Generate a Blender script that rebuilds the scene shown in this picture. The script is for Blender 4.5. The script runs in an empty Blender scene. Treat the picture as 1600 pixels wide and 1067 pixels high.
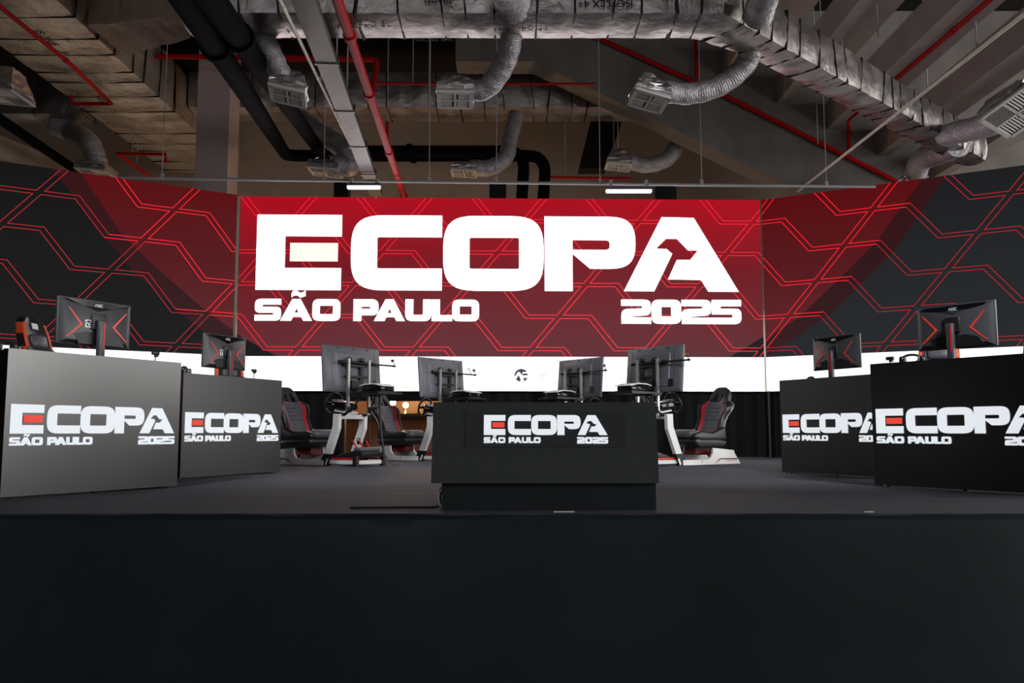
import bpy, bmesh, math, random
from mathutils import Vector, Matrix, Euler
random.seed(7)
PI = math.pi
SC = bpy.context.scene
COL = SC.collection

# ------------------------------------------------------------------ camera, world, lights, exposure
S = 1.1                       # stage deck height above the hall floor
F = 1400.0                    # focal length in pixels of the 1600 wide frame
CAMZ = S + 0.46
PITCH = math.atan(141.0 / F)
cam_d = bpy.data.cameras.new('camera')
cam = bpy.data.objects.new('camera', cam_d)
COL.objects.link(cam)
cam_d.sensor_width = 36.0
cam_d.sensor_fit = 'HORIZONTAL'
cam_d.lens = F / 1600.0 * 36.0
cam_d.clip_start = 0.05
cam_d.clip_end = 200
cam.location = (0, 0, CAMZ)
cam.rotation_euler = (PI / 2 + PITCH, 0, 0)
SC.camera = cam

world = bpy.data.worlds.new('hall_ambient')
SC.world = world
world.use_nodes = True
world.node_tree.nodes['Background'].inputs[0].default_value = (0.80, 0.86, 1.0, 1)
world.node_tree.nodes['Background'].inputs[1].default_value = 0.05

vs = SC.view_settings
vs.view_transform = 'Standard'
vs.look = 'None'
vs.exposure = 0.0
vs.gamma = 1.0
vs.use_curve_mapping = False


def area(name, loc, target, sx, sy, power, color):
    d = bpy.data.lights.new(name, 'AREA')
    d.shape = 'RECTANGLE'
    d.size = sx
    d.size_y = sy
    d.energy = power
    d.color = color
    o = bpy.data.objects.new(name, d)
    COL.objects.link(o)
    o.location = loc
    o.rotation_euler = (Vector(target) - Vector(loc)).to_track_quat('-Z', 'Y').to_euler()
    return o


# daylight from the open side of the hall, and an added unseen fill light behind the camera
area('daylight_opening', (15.6, 5.0, 4.6), (0, 5.0, 4.6), 19.0, 8.0, 2400, (1.0, 0.985, 0.96))
area('hall_fill', (-3.0, -9.0, 8.8), (-3.0, -6.0, 0), 16.0, 8.0, 520, (0.97, 0.98, 1.0))
area('backstage_lamp_bank', (-2.0, 19.6, 4.6), (-2.0, 19.6, 0), 20.0, 3.0, 720, (1.0, 0.97, 0.93))


def fill_spot(loc, target, power, deg):
    d = bpy.data.lights.new('fill_spot', 'SPOT')
    d.energy = power
    d.color = (0.95, 0.97, 1.0)
    d.spot_size = math.radians(deg)
    d.spot_blend = 0.5
    d.shadow_soft_size = 0.5
    o = bpy.data.objects.new('fill_spot', d)
    COL.objects.link(o)
    o.location = loc
    o.rotation_euler = (Vector(target) - Vector(loc)).to_track_quat('-Z', 'Y').to_euler()


# added unseen fill spots that brighten the rigs
fill_spot((-3.5, 2.5, 5.4), (-1.2, 13.0, 1.4), 1500, 42)
fill_spot((4.5, 2.5, 5.4), (1.5, 13.0, 1.4), 2200, 42)


# ------------------------------------------------------------------ helpers
def ray(px, py):
    fx, fy, fz = 0.0, math.cos(PITCH), math.sin(PITCH)
    ux, uy, uz = 0.0, -math.sin(PITCH), math.cos(PITCH)
    a = (px - 800.0) / F
    b = (533.5 - py) / F
    return Vector((a, fy + b * uy, fz + b * uz))


def at(px, py, Y):
    d = ray(px, py)
    return Vector((0, 0, CAMZ)) + d * (Y / d.y)


def atz(px, py, z):
    d = ray(px, py)
    return Vector((0, 0, CAMZ)) + d * ((z - CAMZ) / d.z)


def lin(c):
    return tuple(((x / 255.0) / 12.92 if x / 255.0 <= 0.04045 else ((x / 255.0 + 0.055) / 1.055) ** 2.4) for x in c)


def mat(name, rgb, rough=0.6, metal=0.0, spec=0.5, var=0.0, vscale=6.0, stretch=(1, 1, 1), bump=0.0, bscale=20.0,
        emit=None, estr=1.0, rvar=0.0, coat=0.0):
    m = bpy.data.materials.new(name)
    m.use_nodes = True
    nt = m.node_tree
    b = nt.nodes['Principled BSDF']
    c = lin(rgb)
    b.inputs['Base Color'].default_value = (*c, 1)
    b.inputs['Roughness'].default_value = rough
    b.inputs['Metallic'].default_value = metal
    b.inputs['Specular IOR Level'].default_value = spec
    if coat:
        b.inputs['Coat Weight'].default_value = coat
        b.inputs['Coat Roughness'].default_value = 0.15
    tc = mp = None
    if var or bump or rvar:
        tc = nt.nodes.new('ShaderNodeTexCoord')
        mp = nt.nodes.new('ShaderNodeMapping')
        mp.inputs['Scale'].default_value = stretch
        nt.links.new(tc.outputs['Object'], mp.inputs['Vector'])
    if var or rvar:
        n = nt.nodes.new('ShaderNodeTexNoise')
        n.inputs['Scale'].default_value = vscale
        n.inputs['Detail'].default_value = 6
        n.inputs['Roughness'].default_value = 0.6
        nt.links.new(mp.outputs[0], n.inputs['Vector'])
        if var:
            r = nt.nodes.new('ShaderNodeMapRange')
            r.inputs['From Min'].default_value = 0.3
            r.inputs['From Max'].default_value = 0.7
            r.inputs['To Min'].default_value = 1 - var
            r.inputs['To Max'].default_value = 1 + var
            nt.links.new(n.outputs['Fac'], r.inputs['Value'])
            mx = nt.nodes.new('ShaderNodeVectorMath')
            mx.operation = 'SCALE'
            mx.inputs[0].default_value = c
            nt.links.new(r.outputs[0], mx.inputs['Scale'])
            nt.links.new(mx.outputs[0], b.inputs['Base Color'])
        if rvar:
            r2 = nt.nodes.new('ShaderNodeMapRange')
            r2.inputs['From Min'].default_value = 0.3
            r2.inputs['From Max'].default_value = 0.7
            r2.inputs['To Min'].default_value = max(0.03, rough - rvar)
            r2.inputs['To Max'].default_value = min(1, rough + rvar)
            nt.links.new(n.outputs['Fac'], r2.inputs['Value'])
            nt.links.new(r2.outputs[0], b.inputs['Roughness'])
    if bump:
        n2 = nt.nodes.new('ShaderNodeTexNoise')
        n2.inputs['Scale'].default_value = bscale
        n2.inputs['Detail'].default_value = 4
        nt.links.new(mp.outputs[0], n2.inputs['Vector'])
        bp = nt.nodes.new('ShaderNodeBump')
        bp.inputs['Strength'].default_value = bump
        bp.inputs['Distance'].default_value = 0.05
        nt.links.new(n2.outputs['Fac'], bp.inputs['Height'])
        nt.links.new(bp.outputs[0], b.inputs['Normal'])
    if emit is not None:
        b.inputs['Emission Color'].default_value = (*lin(emit), 1)
        b.inputs['Emission Strength'].default_value = estr
    return m


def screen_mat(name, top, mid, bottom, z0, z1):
    """a lit screen showing a flat graphic, with lens haze painted in toward the bottom"""
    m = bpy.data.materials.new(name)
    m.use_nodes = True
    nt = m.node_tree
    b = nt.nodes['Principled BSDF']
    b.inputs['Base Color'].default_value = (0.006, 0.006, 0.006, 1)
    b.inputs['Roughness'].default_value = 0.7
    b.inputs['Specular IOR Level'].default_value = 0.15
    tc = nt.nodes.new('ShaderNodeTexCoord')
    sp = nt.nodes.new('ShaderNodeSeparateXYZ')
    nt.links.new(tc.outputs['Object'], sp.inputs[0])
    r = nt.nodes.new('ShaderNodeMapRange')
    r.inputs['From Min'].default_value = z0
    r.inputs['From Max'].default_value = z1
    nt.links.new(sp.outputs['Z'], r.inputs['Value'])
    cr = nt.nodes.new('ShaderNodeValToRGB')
    cr.color_ramp.elements[0].color = (*lin(bottom), 1)  # paler lower stop paints the white strip's haze into the emission
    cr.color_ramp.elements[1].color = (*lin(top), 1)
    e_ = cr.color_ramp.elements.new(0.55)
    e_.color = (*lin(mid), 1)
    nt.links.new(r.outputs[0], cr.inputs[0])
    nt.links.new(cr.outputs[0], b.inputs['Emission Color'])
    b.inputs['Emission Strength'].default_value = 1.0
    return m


class MB:
    """collects shapes into ONE mesh"""
    def __init__(self):
        self.v, self.f, self.mi, self.sm = [], [], [], []

    def add(self, vs_, fs_, mi=0, smooth=False):
        o = len(self.v)
        self.v += [tuple(p) for p in vs_]
        for f in fs_:
            self.f.append(tuple(i + o for i in f))
            self.mi.append(mi)
            self.sm.append(smooth)
        return self

    def box(self, c, s, rot=None, mi=0):
        x, y, z = s[0] / 2, s[1] / 2, s[2] / 2
        p = [Vector((a, b, d)) for a in (-x, x) for b in (-y, y) for d in (-z, z)]
        if rot is not None:
            R = rot if isinstance(rot, Matrix) else Euler(rot).to_matrix()
            p = [R @ q for q in p]
        p = [q + Vector(c) for q in p]
        return self.add(p, [(0, 1, 3, 2), (4, 6, 7, 5), (0, 4, 5, 1), (2, 3, 7, 6), (0, 2, 6, 4), (1, 5, 7, 3)], mi)

    def rbox(self, c, s, r=0.02, rot=None, mi=0, seg=3):
        bm = bmesh.new()
        bmesh.ops.create_cube(bm, size=1)
        for q in bm.verts:
            q.co = Vector((q.co.x * s[0], q.co.y * s[1], q.co.z * s[2]))
        bmesh.ops.bevel(bm, geom=bm.edges[:], offset=min(r, min(s) * 0.49), segments=seg, profile=0.5, affect='EDGES')
        return self.bm(bm, c, rot, mi)

    def bm(self, bm, c=(0, 0, 0), rot=None, mi=0, smooth=True):
        R = Matrix.Identity(3) if rot is None else (rot if isinstance(rot, Matrix) else Euler(rot).to_matrix())
        bm.verts.index_update()
        vs_ = [R @ q.co + Vector(c) for q in bm.verts]
        fs_ = [tuple(q.index for q in f.verts) for f in bm.faces]
        bm.free()
        return self.add(vs_, fs_, mi, smooth)

    def prism(self, poly, t, axis='y', c=(0, 0, 0), mi=0, bev=0.0):
        """polygon in the plane across `axis`, thickness t centred on c"""
        bm = bmesh.new()
        def P(a, b, k):
            return {'y': (a, k, b), 'x': (k, a, b), 'z': (a, b, k)}[axis]
        lo = [bm.verts.new(P(a, b, -t / 2)) for a, b in poly]
        hi = [bm.verts.new(P(a, b, t / 2)) for a, b in poly]
        bm.faces.new(lo)
        bm.faces.new(list(reversed(hi)))
        n = len(poly)
        for i in range(n):
            bm.faces.new((lo[i], hi[i], hi[(i + 1) % n], lo[(i + 1) % n]))
        bmesh.ops.recalc_face_normals(bm, faces=bm.faces[:])
        if bev:
            bmesh.ops.bevel(bm, geom=bm.edges[:], offset=bev, segments=3, profile=0.5, affect='EDGES', clamp_overlap=True)
        return self.bm(bm, c, None, mi, smooth=bool(bev))

    def tube(self, pts, r, n=12, mi=0, closed=False, caps=True):
        pts = [Vector(p) for p in pts]
        m = len(pts)
        rs = r if isinstance(r, (list, tuple)) else [r] * m
        vs_, fs_ = [], []
        up = None
        for i, p in enumerate(pts):
            if closed:
                t = pts[(i + 1) % m] - pts[i - 1]
            else:
                t = pts[min(i + 1, m - 1)] - pts[max(i - 1, 0)]
            t = t.normalized() if t.length > 1e-9 else Vector((0, 0, 1))
            if up is None:
                up = Vector((0, 0, 1)) if abs(t.z) < 0.9 else Vector((1, 0, 0))
            a = t.cross(up)
            if a.length < 1e-6:
                a = t.cross(Vector((1, 0, 0)))
            a.normalize()
            b = a.cross(t).normalized()
            up = b
            for k in range(n):
                q = 2 * PI * k / n
                vs_.append(p + (a * math.cos(q) + b * math.sin(q)) * rs[i])
        for i in range(m if closed else m - 1):
            j = (i + 1) % m
            for k in range(n):
                fs_.append((i * n + k, i * n + (k + 1) % n, j * n + (k + 1) % n, j * n + k))
        if caps and not closed:
            fs_.append(tuple(reversed(range(n))))
            fs_.append(tuple((m - 1) * n + k for k in range(n)))
        return self.add(vs_, fs_, mi, True)

    def build(self, name, mats, parent=None, loc=None, rot=None):
        me = bpy.data.meshes.new(name)
        me.from_pydata(self.v, [], self.f)
        if not isinstance(mats, (list, tuple)):
            mats = [mats]
        for m in mats:
            me.materials.append(m)
        me.polygons.foreach_set('material_index', self.mi)
        me.polygons.foreach_set('use_smooth', self.sm)
        bm = bmesh.new()
        bm.from_mesh(me)
        bmesh.ops.recalc_face_normals(bm, faces=bm.faces[:])
        bm.to_mesh(me)
        bm.free()
        if any(self.sm):
            try:
                me.set_sharp_from_angle(angle=math.radians(40))
            except Exception:
                pass
        me.update()
        o = bpy.data.objects.new(name, me)
        COL.objects.link(o)
        if parent is not None:
            o.parent = parent
        if loc is not None:
            o.location = loc
        if rot is not None:
            o.rotation_euler = rot
        return o


def tag(o, label, cat, group=None):
    o['label'] = label
    o['category'] = cat
    if group:
        o['group'] = group
    return o


def thing(name, label, cat, loc=(0, 0, 0), rz=0.0, group=None):
    o = bpy.data.objects.new(name, None)
    o.empty_display_size = 0.2
    COL.objects.link(o)
    o.location = loc
    o.rotation_euler = (0, 0, rz)
    return tag(o, label, cat, group)


def struct(o):
    o['kind'] = 'structure'
    return o


KIDS = {}
def copy_tree(o, parent=None):
    c = o.copy()
    COL.objects.link(c)
    if parent is not None:
        c.parent = parent
    for ch in [x for x in bpy.data.objects if x.parent == o]:
        copy_tree(ch, c)
    return c


def smooth_path(ctrl, n=12):
    P = [Vector(p) for p in ctrl]
    P = [P[0] * 2 - P[1]] + P + [P[-1] * 2 - P[-2]]
    out = []
    for i in range(1, len(P) - 2):
        for k in range(n):
            t = k / n
            a, b, c, d = P[i - 1], P[i], P[i + 1], P[i + 2]
            out.append(0.5 * (2 * b + (c - a) * t + (2 * a - 5 * b + 4 * c - d) * t * t + (3 * b - a - 3 * c + d) * t ** 3))
    out.append(P[-2])
    return out


def round_poly(pts, seg=7):
    """pts: (x, y) or (x, y, r) -> list of (x, y) with rounded corners"""
    out = []
    n = len(pts)
    for i, p in enumerate(pts):
        if len(p) < 3 or p[2] <= 0:
            out.append((p[0], p[1]))
            continue
        a, b, c = Vector(pts[i - 1][:2]), Vector(p[:2]), Vector(pts[(i + 1) % n][:2])
        r = min(p[2], (a - b).length * 0.5 if len(pts[i - 1]) > 2 else (a - b).length, (c - b).length * 0.5 if len(pts[(i + 1) % n]) > 2 else (c - b).length)
        s, e = b + (a - b).normalized() * r, b + (c - b).normalized() * r
        for k in range(seg + 1):
            t = k / seg
            # slightly fuller than a parabola, like the lettering's corners
            w = 1.25
            A, B, D = (1 - t) ** 2, 2 * t * (1 - t) * w, t * t
            q = (s * A + b * B + e * D) / (A + B + D)
            out.append((q.x, q.y))
    return out


def flat_mesh(name, polys, extrude):
    """polygons with holes -> filled thin slab mesh (in the XY plane)"""
    cu = bpy.data.curves.new(name, 'CURVE')
    cu.dimensions = '2D'
    cu.fill_mode = 'BOTH'
    cu.extrude = extrude
    for poly in polys:
        sp = cu.splines.new('POLY')
        sp.points.add(len(poly) - 1)
        for k, (x, y) in enumerate(poly):
            sp.points[k].co = (x, y, 0, 1)
        sp.use_cyclic_u = True
    tmp = bpy.data.objects.new(name + '_tmp', cu)
    COL.objects.link(tmp)
    dg = bpy.context.evaluated_depsgraph_get()
    me = bpy.data.meshes.new_from_object(tmp.evaluated_get(dg))
    me.name = name
    bpy.data.objects.remove(tmp)
    bpy.data.curves.remove(cu)
    return me


def text_mesh(name, s, size, extrude=0.001, align='CENTER', shear=0.0):
    cu = bpy.data.curves.new(name, 'FONT')
    cu.body = s
    cu.size = size
    cu.extrude = extrude
    cu.align_x = align
    cu.align_y = 'CENTER'
    cu.shear = shear
    tmp = bpy.data.objects.new(name + '_tmp', cu)
    COL.objects.link(tmp)
    dg = bpy.context.evaluated_depsgraph_get()
    me = bpy.data.meshes.new_from_object(tmp.evaluated_get(dg))
    me.name = name
    bpy.data.objects.remove(tmp)
    bpy.data.curves.remove(cu)
    return me


def place_mesh(name, me, m, parent, M):
    """object from mesh data with matrix M (local)"""
    me.materials.clear()
    me.materials.append(m)
    o = bpy.data.objects.new(name, me)
    COL.objects.link(o)
    o.parent = parent
    o.matrix_local = M
    return o


def basis(ex, ey, ez, loc, s=1.0):
    M = Matrix.Identity(4)
    for i in range(3):
        M[i][0] = ex[i] * s
        M[i][1] = ey[i] * s
        M[i][2] = ez[i]
        M[i][3] = loc[i]
    return M


# ------------------------------------------------------------------ materials
M_deck = mat('black_carpet', (66, 67, 76), 0.75, spec=0.4, var=0.35, vscale=3.0, stretch=(0.6, 6, 1), bump=0.12, bscale=40)
M_skirt = mat('black_stage_cloth', (24, 38, 42), 0.55, spec=0.3, var=0.2, vscale=1.2, stretch=(0.6, 1, 1), bump=0.08, bscale=3)
M_drape = mat('black_drape', (14, 15, 16), 0.85, spec=0.2)
M_floor = mat('hall_floor', (166, 154, 138), 0.5, var=0.15, vscale=2)
M_conc = mat('raw_concrete', (122, 116, 112), 0.9, var=0.22, vscale=1.4, stretch=(1, 1, 0.5), bump=0.08, bscale=10, spec=0.2)
M_concl = mat('smooth_concrete', (150, 141, 138), 0.85, var=0.14, vscale=1.5, bump=0.05, bscale=8, spec=0.25)
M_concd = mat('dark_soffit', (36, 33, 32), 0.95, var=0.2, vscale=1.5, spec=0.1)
M_wallb = mat('back_wall_plaster', (176, 164, 156), 0.9, var=0.12, vscale=0.8, spec=0.2)
M_foil = mat('aluminium_foil', (208, 202, 204), 0.36, metal=0.92, var=0.12, vscale=3, bump=0.35, bscale=9, rvar=0.12)
M_foilw = mat('foil_wrap', (166, 158, 156), 0.36, metal=0.85, var=0.12, vscale=2.5, bump=0.30, bscale=6, rvar=0.14)
M_foilt = mat('warm_lit_foil_wrap', (214, 202, 188), 0.36, metal=0.7, var=0.14, vscale=2.0, bump=0.45, bscale=5, rvar=0.14)  # same foil wrap with warm reflected light put into its colour
M_flex = mat('corrugated_foil', (172, 168, 172), 0.46, metal=0.5, var=0.15, vscale=9, bump=0.4, bscale=26, rvar=0.1)
M_strap = mat('black_strap', (12, 12, 13), 0.6)
M_print = mat('black_print', (18, 16, 15), 0.7)
M_galv = mat('galvanised_steel', (116, 114, 110), 0.5, metal=0.5, var=0.1, vscale=20, rvar=0.08)
M_zinc = mat('zinc_rod', (188, 188, 190), 0.5, metal=0.3)
M_red = mat('red_pipe_paint', (180, 5, 10), 0.55, spec=0.18, var=0.08, vscale=4)
M_blackpipe = mat('black_pipe_insulation', (7, 8, 10), 0.9, spec=0.05, var=0.2, vscale=3, bump=0.1, bscale=8)
M_white_tube = mat('white_conduit', (226, 218, 206), 0.45, var=0.05, vscale=3)
M_grille = mat('grille_white_paint', (200, 198, 195), 0.5)
M_grilled = mat('grille_dark_gap', (52, 52, 50), 0.7)
M_black = mat('black_plastic', (22, 22, 24), 0.42, spec=0.5)
M_blackm = mat('black_satin_metal', (24, 25, 27), 0.35, metal=0.3)
M_tvback = mat('tv_back_plastic', (98, 100, 106), 0.42, spec=0.5, var=0.06, vscale=8)
M_monback = mat('monitor_back_plastic', (60, 61, 65), 0.36, spec=0.5, var=0.08, vscale=10)
M_gloss = mat('gloss_black_plastic', (16, 16, 18), 0.12, spec=0.6)
M_white = mat('white_powder_coat', (222, 220, 218), 0.38, spec=0.5, var=0.04, vscale=6)
M_alu = mat('brushed_aluminium', (190, 188, 184), 0.35, metal=0.8, var=0.06, vscale=20, stretch=(1, 1, 0.1))
M_leather = mat('black_leatherette', (30, 30, 33), 0.36, spec=0.5, bump=0.1, bscale=60)
M_leatherg = mat('grey_leatherette', (84, 84, 92), 0.38, spec=0.5, bump=0.1, bscale=60)
M_redl = mat('red_leatherette', (176, 28, 36), 0.45)
M_orange = mat('orange_leatherette', (232, 84, 34), 0.5)
M_accent = mat('red_accent_plastic', (226, 66, 52), 0.4)
M_redp = mat('red_plastic', (196, 26, 30), 0.4)
M_redd = mat('dark_red_plastic', (104, 14, 18), 0.5)
M_screen_off = mat('dark_glass', (8, 8, 9), 0.1)
M_led = mat('led_panel_face', (11, 11, 11), 0.30, spec=1.0)
M_led.node_tree.nodes['Principled BSDF'].inputs['IOR'].default_value = 1.66
M_ledm = mat('led_tile_matte', (56, 60, 61), 0.65, spec=0.35, var=0.15, vscale=30, bump=0.05, bscale=120)
M_leds = mat('led_tile_smooth', (30, 34, 38), 0.5, spec=0.4)
M_base = mat('black_cloth_base', (22, 31, 35), 0.8, var=0.2, vscale=3, bump=0.1, bscale=5)
M_logo = mat('lit_white', (120, 120, 120), 0.6, emit=(226, 232, 238), estr=0.95)
M_logor = mat('lit_orange_red', (90, 20, 12), 0.6, emit=(232, 72, 56), estr=0.95)
M_big = mat('lit_white_bright', (120, 120, 120), 0.6, emit=(255, 255, 255), estr=3.2)
M_bigr = mat('lit_red_bright', (120, 60, 40), 0.6, emit=(255, 150, 144), estr=3.2)
M_strip = mat('lit_white_strip', (120, 120, 120), 0.6, emit=(255, 255, 255), estr=1.5)
M_mark = mat('screen_dark_mark', (10, 10, 12), 0.6, emit=(62, 56, 70), estr=1.0)
M_markp = mat('screen_pale_mark', (10, 10, 12), 0.6, emit=(206, 202, 222), estr=1.0)
M_line = mat('lit_red_line', (40, 4, 4), 0.6, emit=(255, 34, 50), estr=1.0)
M_lined = mat('lit_dim_red_line', (40, 4, 4), 0.6, emit=(168, 32, 40), estr=1.0)
M_tube = mat('lit_tube', (200, 200, 200), 0.5, emit=(232, 226, 255), estr=7.0)
M_bulb = mat('lit_bulb', (200, 180, 120), 0.5, emit=(255, 196, 120), estr=9.0)
M_wood = mat('bar_wood', (84, 52, 28), 0.5, var=0.3, vscale=3, stretch=(6, 1, 0.5))
M_sticker = mat('white_sticker', (235, 235, 232), 0.6)
M_console = mat('white_console_shell', (216, 220, 226), 0.35)
M_cable = mat('black_cable', (14, 14, 15), 0.5)
M_cablew = mat('white_cable', (210, 210, 205), 0.5)
M_gold = mat('yellow_plastic', (206, 186, 60), 0.5)
M_silver = mat('silver_print', (196, 198, 202), 0.35)

# ------------------------------------------------------------------ the logo
def glyph(ch, w):
    o = []
    if ch == 'S':
        o = [[(0, 0), (w, 0, .3), (w, .635, .26), (.34, .635), (.34, .74), (w, .74), (w, 1), (0, 1, .3), (0, .365, .26), (w - .34, .365), (w - .34, .26), (0, .26)]]
    elif ch == '5':
        o = [[(0, 0), (w, 0, .3), (w, .635, .26), (.36, .635), (.36, .74), (w, .74), (w, 1), (0, 1, .06), (0, .40), (w - .36, .40), (w - .36, .26), (0, .26)]]
    elif ch == '2':
        o = [[(w, 0), (0, 0), (0, .60, .28), (w - .36, .635), (w - .36, .74), (0, .74), (0, 1), (w, 1, .3), (w, .365, .26), (.40, .30), (.40, .26), (w, .26)]]
    elif ch in 'O0':
        t = .33 if ch == 'O' else .4
        o = [[(0, 0, .34), (w, 0, .34), (w, 1, .34), (0, 1, .34)], [(t, .3, .03), (w - t, .3, .03), (w - t, .7, .03), (t, .7, .03)]]
    elif ch == 'A':
        o = [[(0, 0), (.37 * w, 1), (.63 * w, 1), (w, 0), (.73 * w, 0), (.66 * w, .18), (.40 * w, .18), (.34 * w, 0)],
             [(.44 * w, .36), (.57 * w, .36), (.51 * w, .60)]]
    elif ch == 'P':
        o = [[(0, 0), (.36, 0), (.36, .26), (w, .26, .34), (w, 1, .34), (0, 1)], [(.36, .56), (.36, .66), (w - .36, .66, .04), (w - .36, .56, .04)]]
    elif ch == 'U':
        o = [[(0, 0, .36), (w, 0, .36), (w, 1), (w - .36, 1), (w - .36, .28, .05), (.36, .28, .05), (.36, 1), (0, 1)]]
    elif ch == 'L':
        o = [[(0, 0), (w, 0), (w, .28), (.36, .28), (.36, 1), (0, 1)]]
    elif ch == '~':
        o = [[(0, .02), (.1, .1), (.3, .1), (w * .6, 0), (w, .08), (w, .34), (w * .86, .27), (w * .62, .22), (w * .36, .34), (.06, .32), (0, .22)]]
    return [round_poly(p) for p in o]


def logo_white():
    """unit = height of the big E; origin at E's lower left; y up"""
    P = []
    def R(pts):                     # y given downward from the top of the E
        P.append(round_poly([(p[0], 1 - p[1], *p[2:]) for p in pts], 9))
    R([(0, 0), (1.09, 0), (1.09, .285), (.365, .285), (.365, .71), (1.09, .71), (1.09, 1), (0, 1)])
    R([(1.214, 0, .42), (2.388, 0), (2.388, .29), (1.55, .29, .03), (1.55, .71, .03), (2.388, .71), (2.388, 1), (1.214, 1, .42)])
    R([(2.405, 0, .42), (3.708, 0, .42), (3.708, 1, .42), (2.405, 1, .42)])
    R([(2.745, .29, .03), (3.39, .29, .03), (3.39, .71, .03), (2.745, .71, .03)])
    R([(3.722, 0), (4.91, 0, .42), (4.91, .70, .36), (4.315, .70), (4.085, .50), (4.085, 1), (3.722, 1)])
    R([(4.085, .315), (4.575, .315, .066), (4.575, .447, .066), (4.085, .447)])
    a = [(703, 662), (915, 250), (1092, 253), (1330, 663), (1165, 663), (1125, 598), (945, 596), (995, 488), (1068, 488), (1113, 434),
         (1057, 434), (997, 370), (937, 370), (880, 427), (940, 428), (970, 455), (868, 662)]
    R([(4.752 + (x - 703) * 1.50 / 627, (y - 250) / 413.0) for x, y in a])
    # second line
    H, y0 = .285, 1 - 1.405
    for ch, x0, x1 in (('S', 65, 208), ('A', 205, 378), ('O', 380, 533), ('P', 605, 742), ('A', 718, 888), ('U', 890, 1032), ('L', 1036, 1148), ('O', 1149, 1297)):
        X0, W = (x0 - 65) / 429.0, (x1 - x0) / 429.0
        for p in glyph(ch, W / H):
            P.append([(X0 + x * H, y0 + y * H) for x, y in p])
    for p in glyph('~', .62):
        P.append([(.465 + x * H, y0 + H * 1.06 + y * H) for x, y in p])
    H, y0 = .32, 1 - 1.43
    for k, ch in enumerate('2025'):
        X0 = 4.715 + k * .393
        for p in glyph(ch, .385 / H):
            P.append([(X0 + x * H, y0 + y * H) for x, y in p])
    return P


def logo_red():
    return [[(.43, 1 - .375), (1.045, 1 - .375), (1.045, 1 - .62), (.43, 1 - .62)]]


LOGO_W, LOGO_R = logo_white(), logo_red()
mesh_logo = flat_mesh('lettering', LOGO_W, 0.004)
mesh_logor = flat_mesh('lettering_bar', LOGO_R, 0.004)


def emblem_polys():
    """round two-letter emblem as separate dark pieces"""
    arc = [(math.cos(math.radians(a)), math.sin(math.radians(a))) for a in range(182, 36, -8)]
    return [arc + [(.82, .54), (.20, .52), (.06, .04), (-.22, .52), (-.46, .54), (-.68, .24), (-.86, -.10)],
            [(.20, .34), (.94, .34), (.94, .04), (.10, .04)],
            [(-.80, -.54), (-.38, .12), (-.04, -.66), (-.35, -.88)],
            [(.30, -.30), (.97, -.30), (.44, -.90)],
            [(-.30, -.92), (.30, -.92), (.2, -.99), (-.2, -.99)]]


# ------------------------------------------------------------------ room shell
HC = 9.8    # ceiling height
o = MB().box((0, 6, -0.1), (36, 34, 0.2)).build('floor', M_floor); struct(o)
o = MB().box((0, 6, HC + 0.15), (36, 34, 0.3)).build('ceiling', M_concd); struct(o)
wb = MB()
wb.box((0, 22.1, HC / 2), (36, 0.2, HC))
o = wb.build('wall_back', M_wallb); struct(o)
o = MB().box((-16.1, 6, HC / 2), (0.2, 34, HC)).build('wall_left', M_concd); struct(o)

o = MB().box((14.6, 10.4, HC / 2), (0.6, 1.5, HC - 0.02)).build('unseen_light_blocker', M_concd); struct(o)  # added unseen pier, blocks daylight to put a dark blotch in the desk sheen
o = MB().box((14.6, 1.5, HC / 2), (0.6, 0.8, HC - 0.02)).build('unseen_light_blocker', M_concd); struct(o)  # second added blocker out of view, shading the side light
# square concrete column behind the left wing of the screen
cx0 = at(305, 250, 16.74).x; cx1 = at(356, 250, 16.74).x
o = MB().box(((cx0 + cx1) / 2, 17.05, HC / 2), (cx1 - cx0, 0.62, HC - 0.02)).build('unseen_light_blocker', mat('brightened_concrete', (196, 178, 176), 0.85, var=0.1, vscale=1.5, spec=0.2)); struct(o)  # lighter pinkish colour stands in for missing light on the concrete
# lesser leaning pier behind, right of middle
pz = MB()
a, b = at(905, 262, 19.5), at(948, 262, 19.5)
c, d = at(932, 150, 19.5), at(985, 150, 19.5)
pz.add([a, b, d, c, a + Vector((0, .5, 0)), b + Vector((0, .5, 0)), d + Vector((0, .5, 0)), c + Vector((0, .5, 0))],
       [(0, 1, 2, 3), (4, 7, 6, 5), (0, 4, 5, 1), (1, 5, 6, 2), (2, 6, 7, 3), (3, 7, 4, 0)])
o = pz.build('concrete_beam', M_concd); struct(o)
# inclined raker beam of the stand
YR = 16.9
rk = MB()
poly = [at(712, 96, YR), at(834, 96, YR), at(1240, 293, YR), at(1700, 520, YR), at(1700, -120, YR), at(712, -120, YR)]
poly = [(p.x, min(p.z, HC)) for p in poly]
rk.prism(poly, 0.62, 'y', (0, YR + 0.31, 0))
o = rk.build('raker_beam', M_conc); struct(o)
# stepped underside of the seating stand: risers and treads running from the raker toward the hall
xs = [1128, 1213, 1291, 1371, 1447, 1530]
ys = [80, 121, 162, 202, 243, 284]
for i in range(5):
    p0, p1 = at(xs[i], ys[i + 1], YR), at(xs[i + 1], ys[i + 1], YR)
    top = at(xs[i], ys[i], YR).z
    st = MB()
    # one precast step: riser on its near edge and tread slab
    L = YR + 2.0
    yc = YR - L / 2 - 0.002
    st.box((p0.x + 0.11, yc, (p0.z + top) / 2 + 0.0), (0.22, L, top - p0.z - 0.004))
    st.box(((p0.x + 0.22 + p1.x) / 2, yc, p0.z + 0.40), (p1.x - p0.x - 0.224, L, 0.14))
    o = st.build('stand_beam', M_concl); struct(o)

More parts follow.
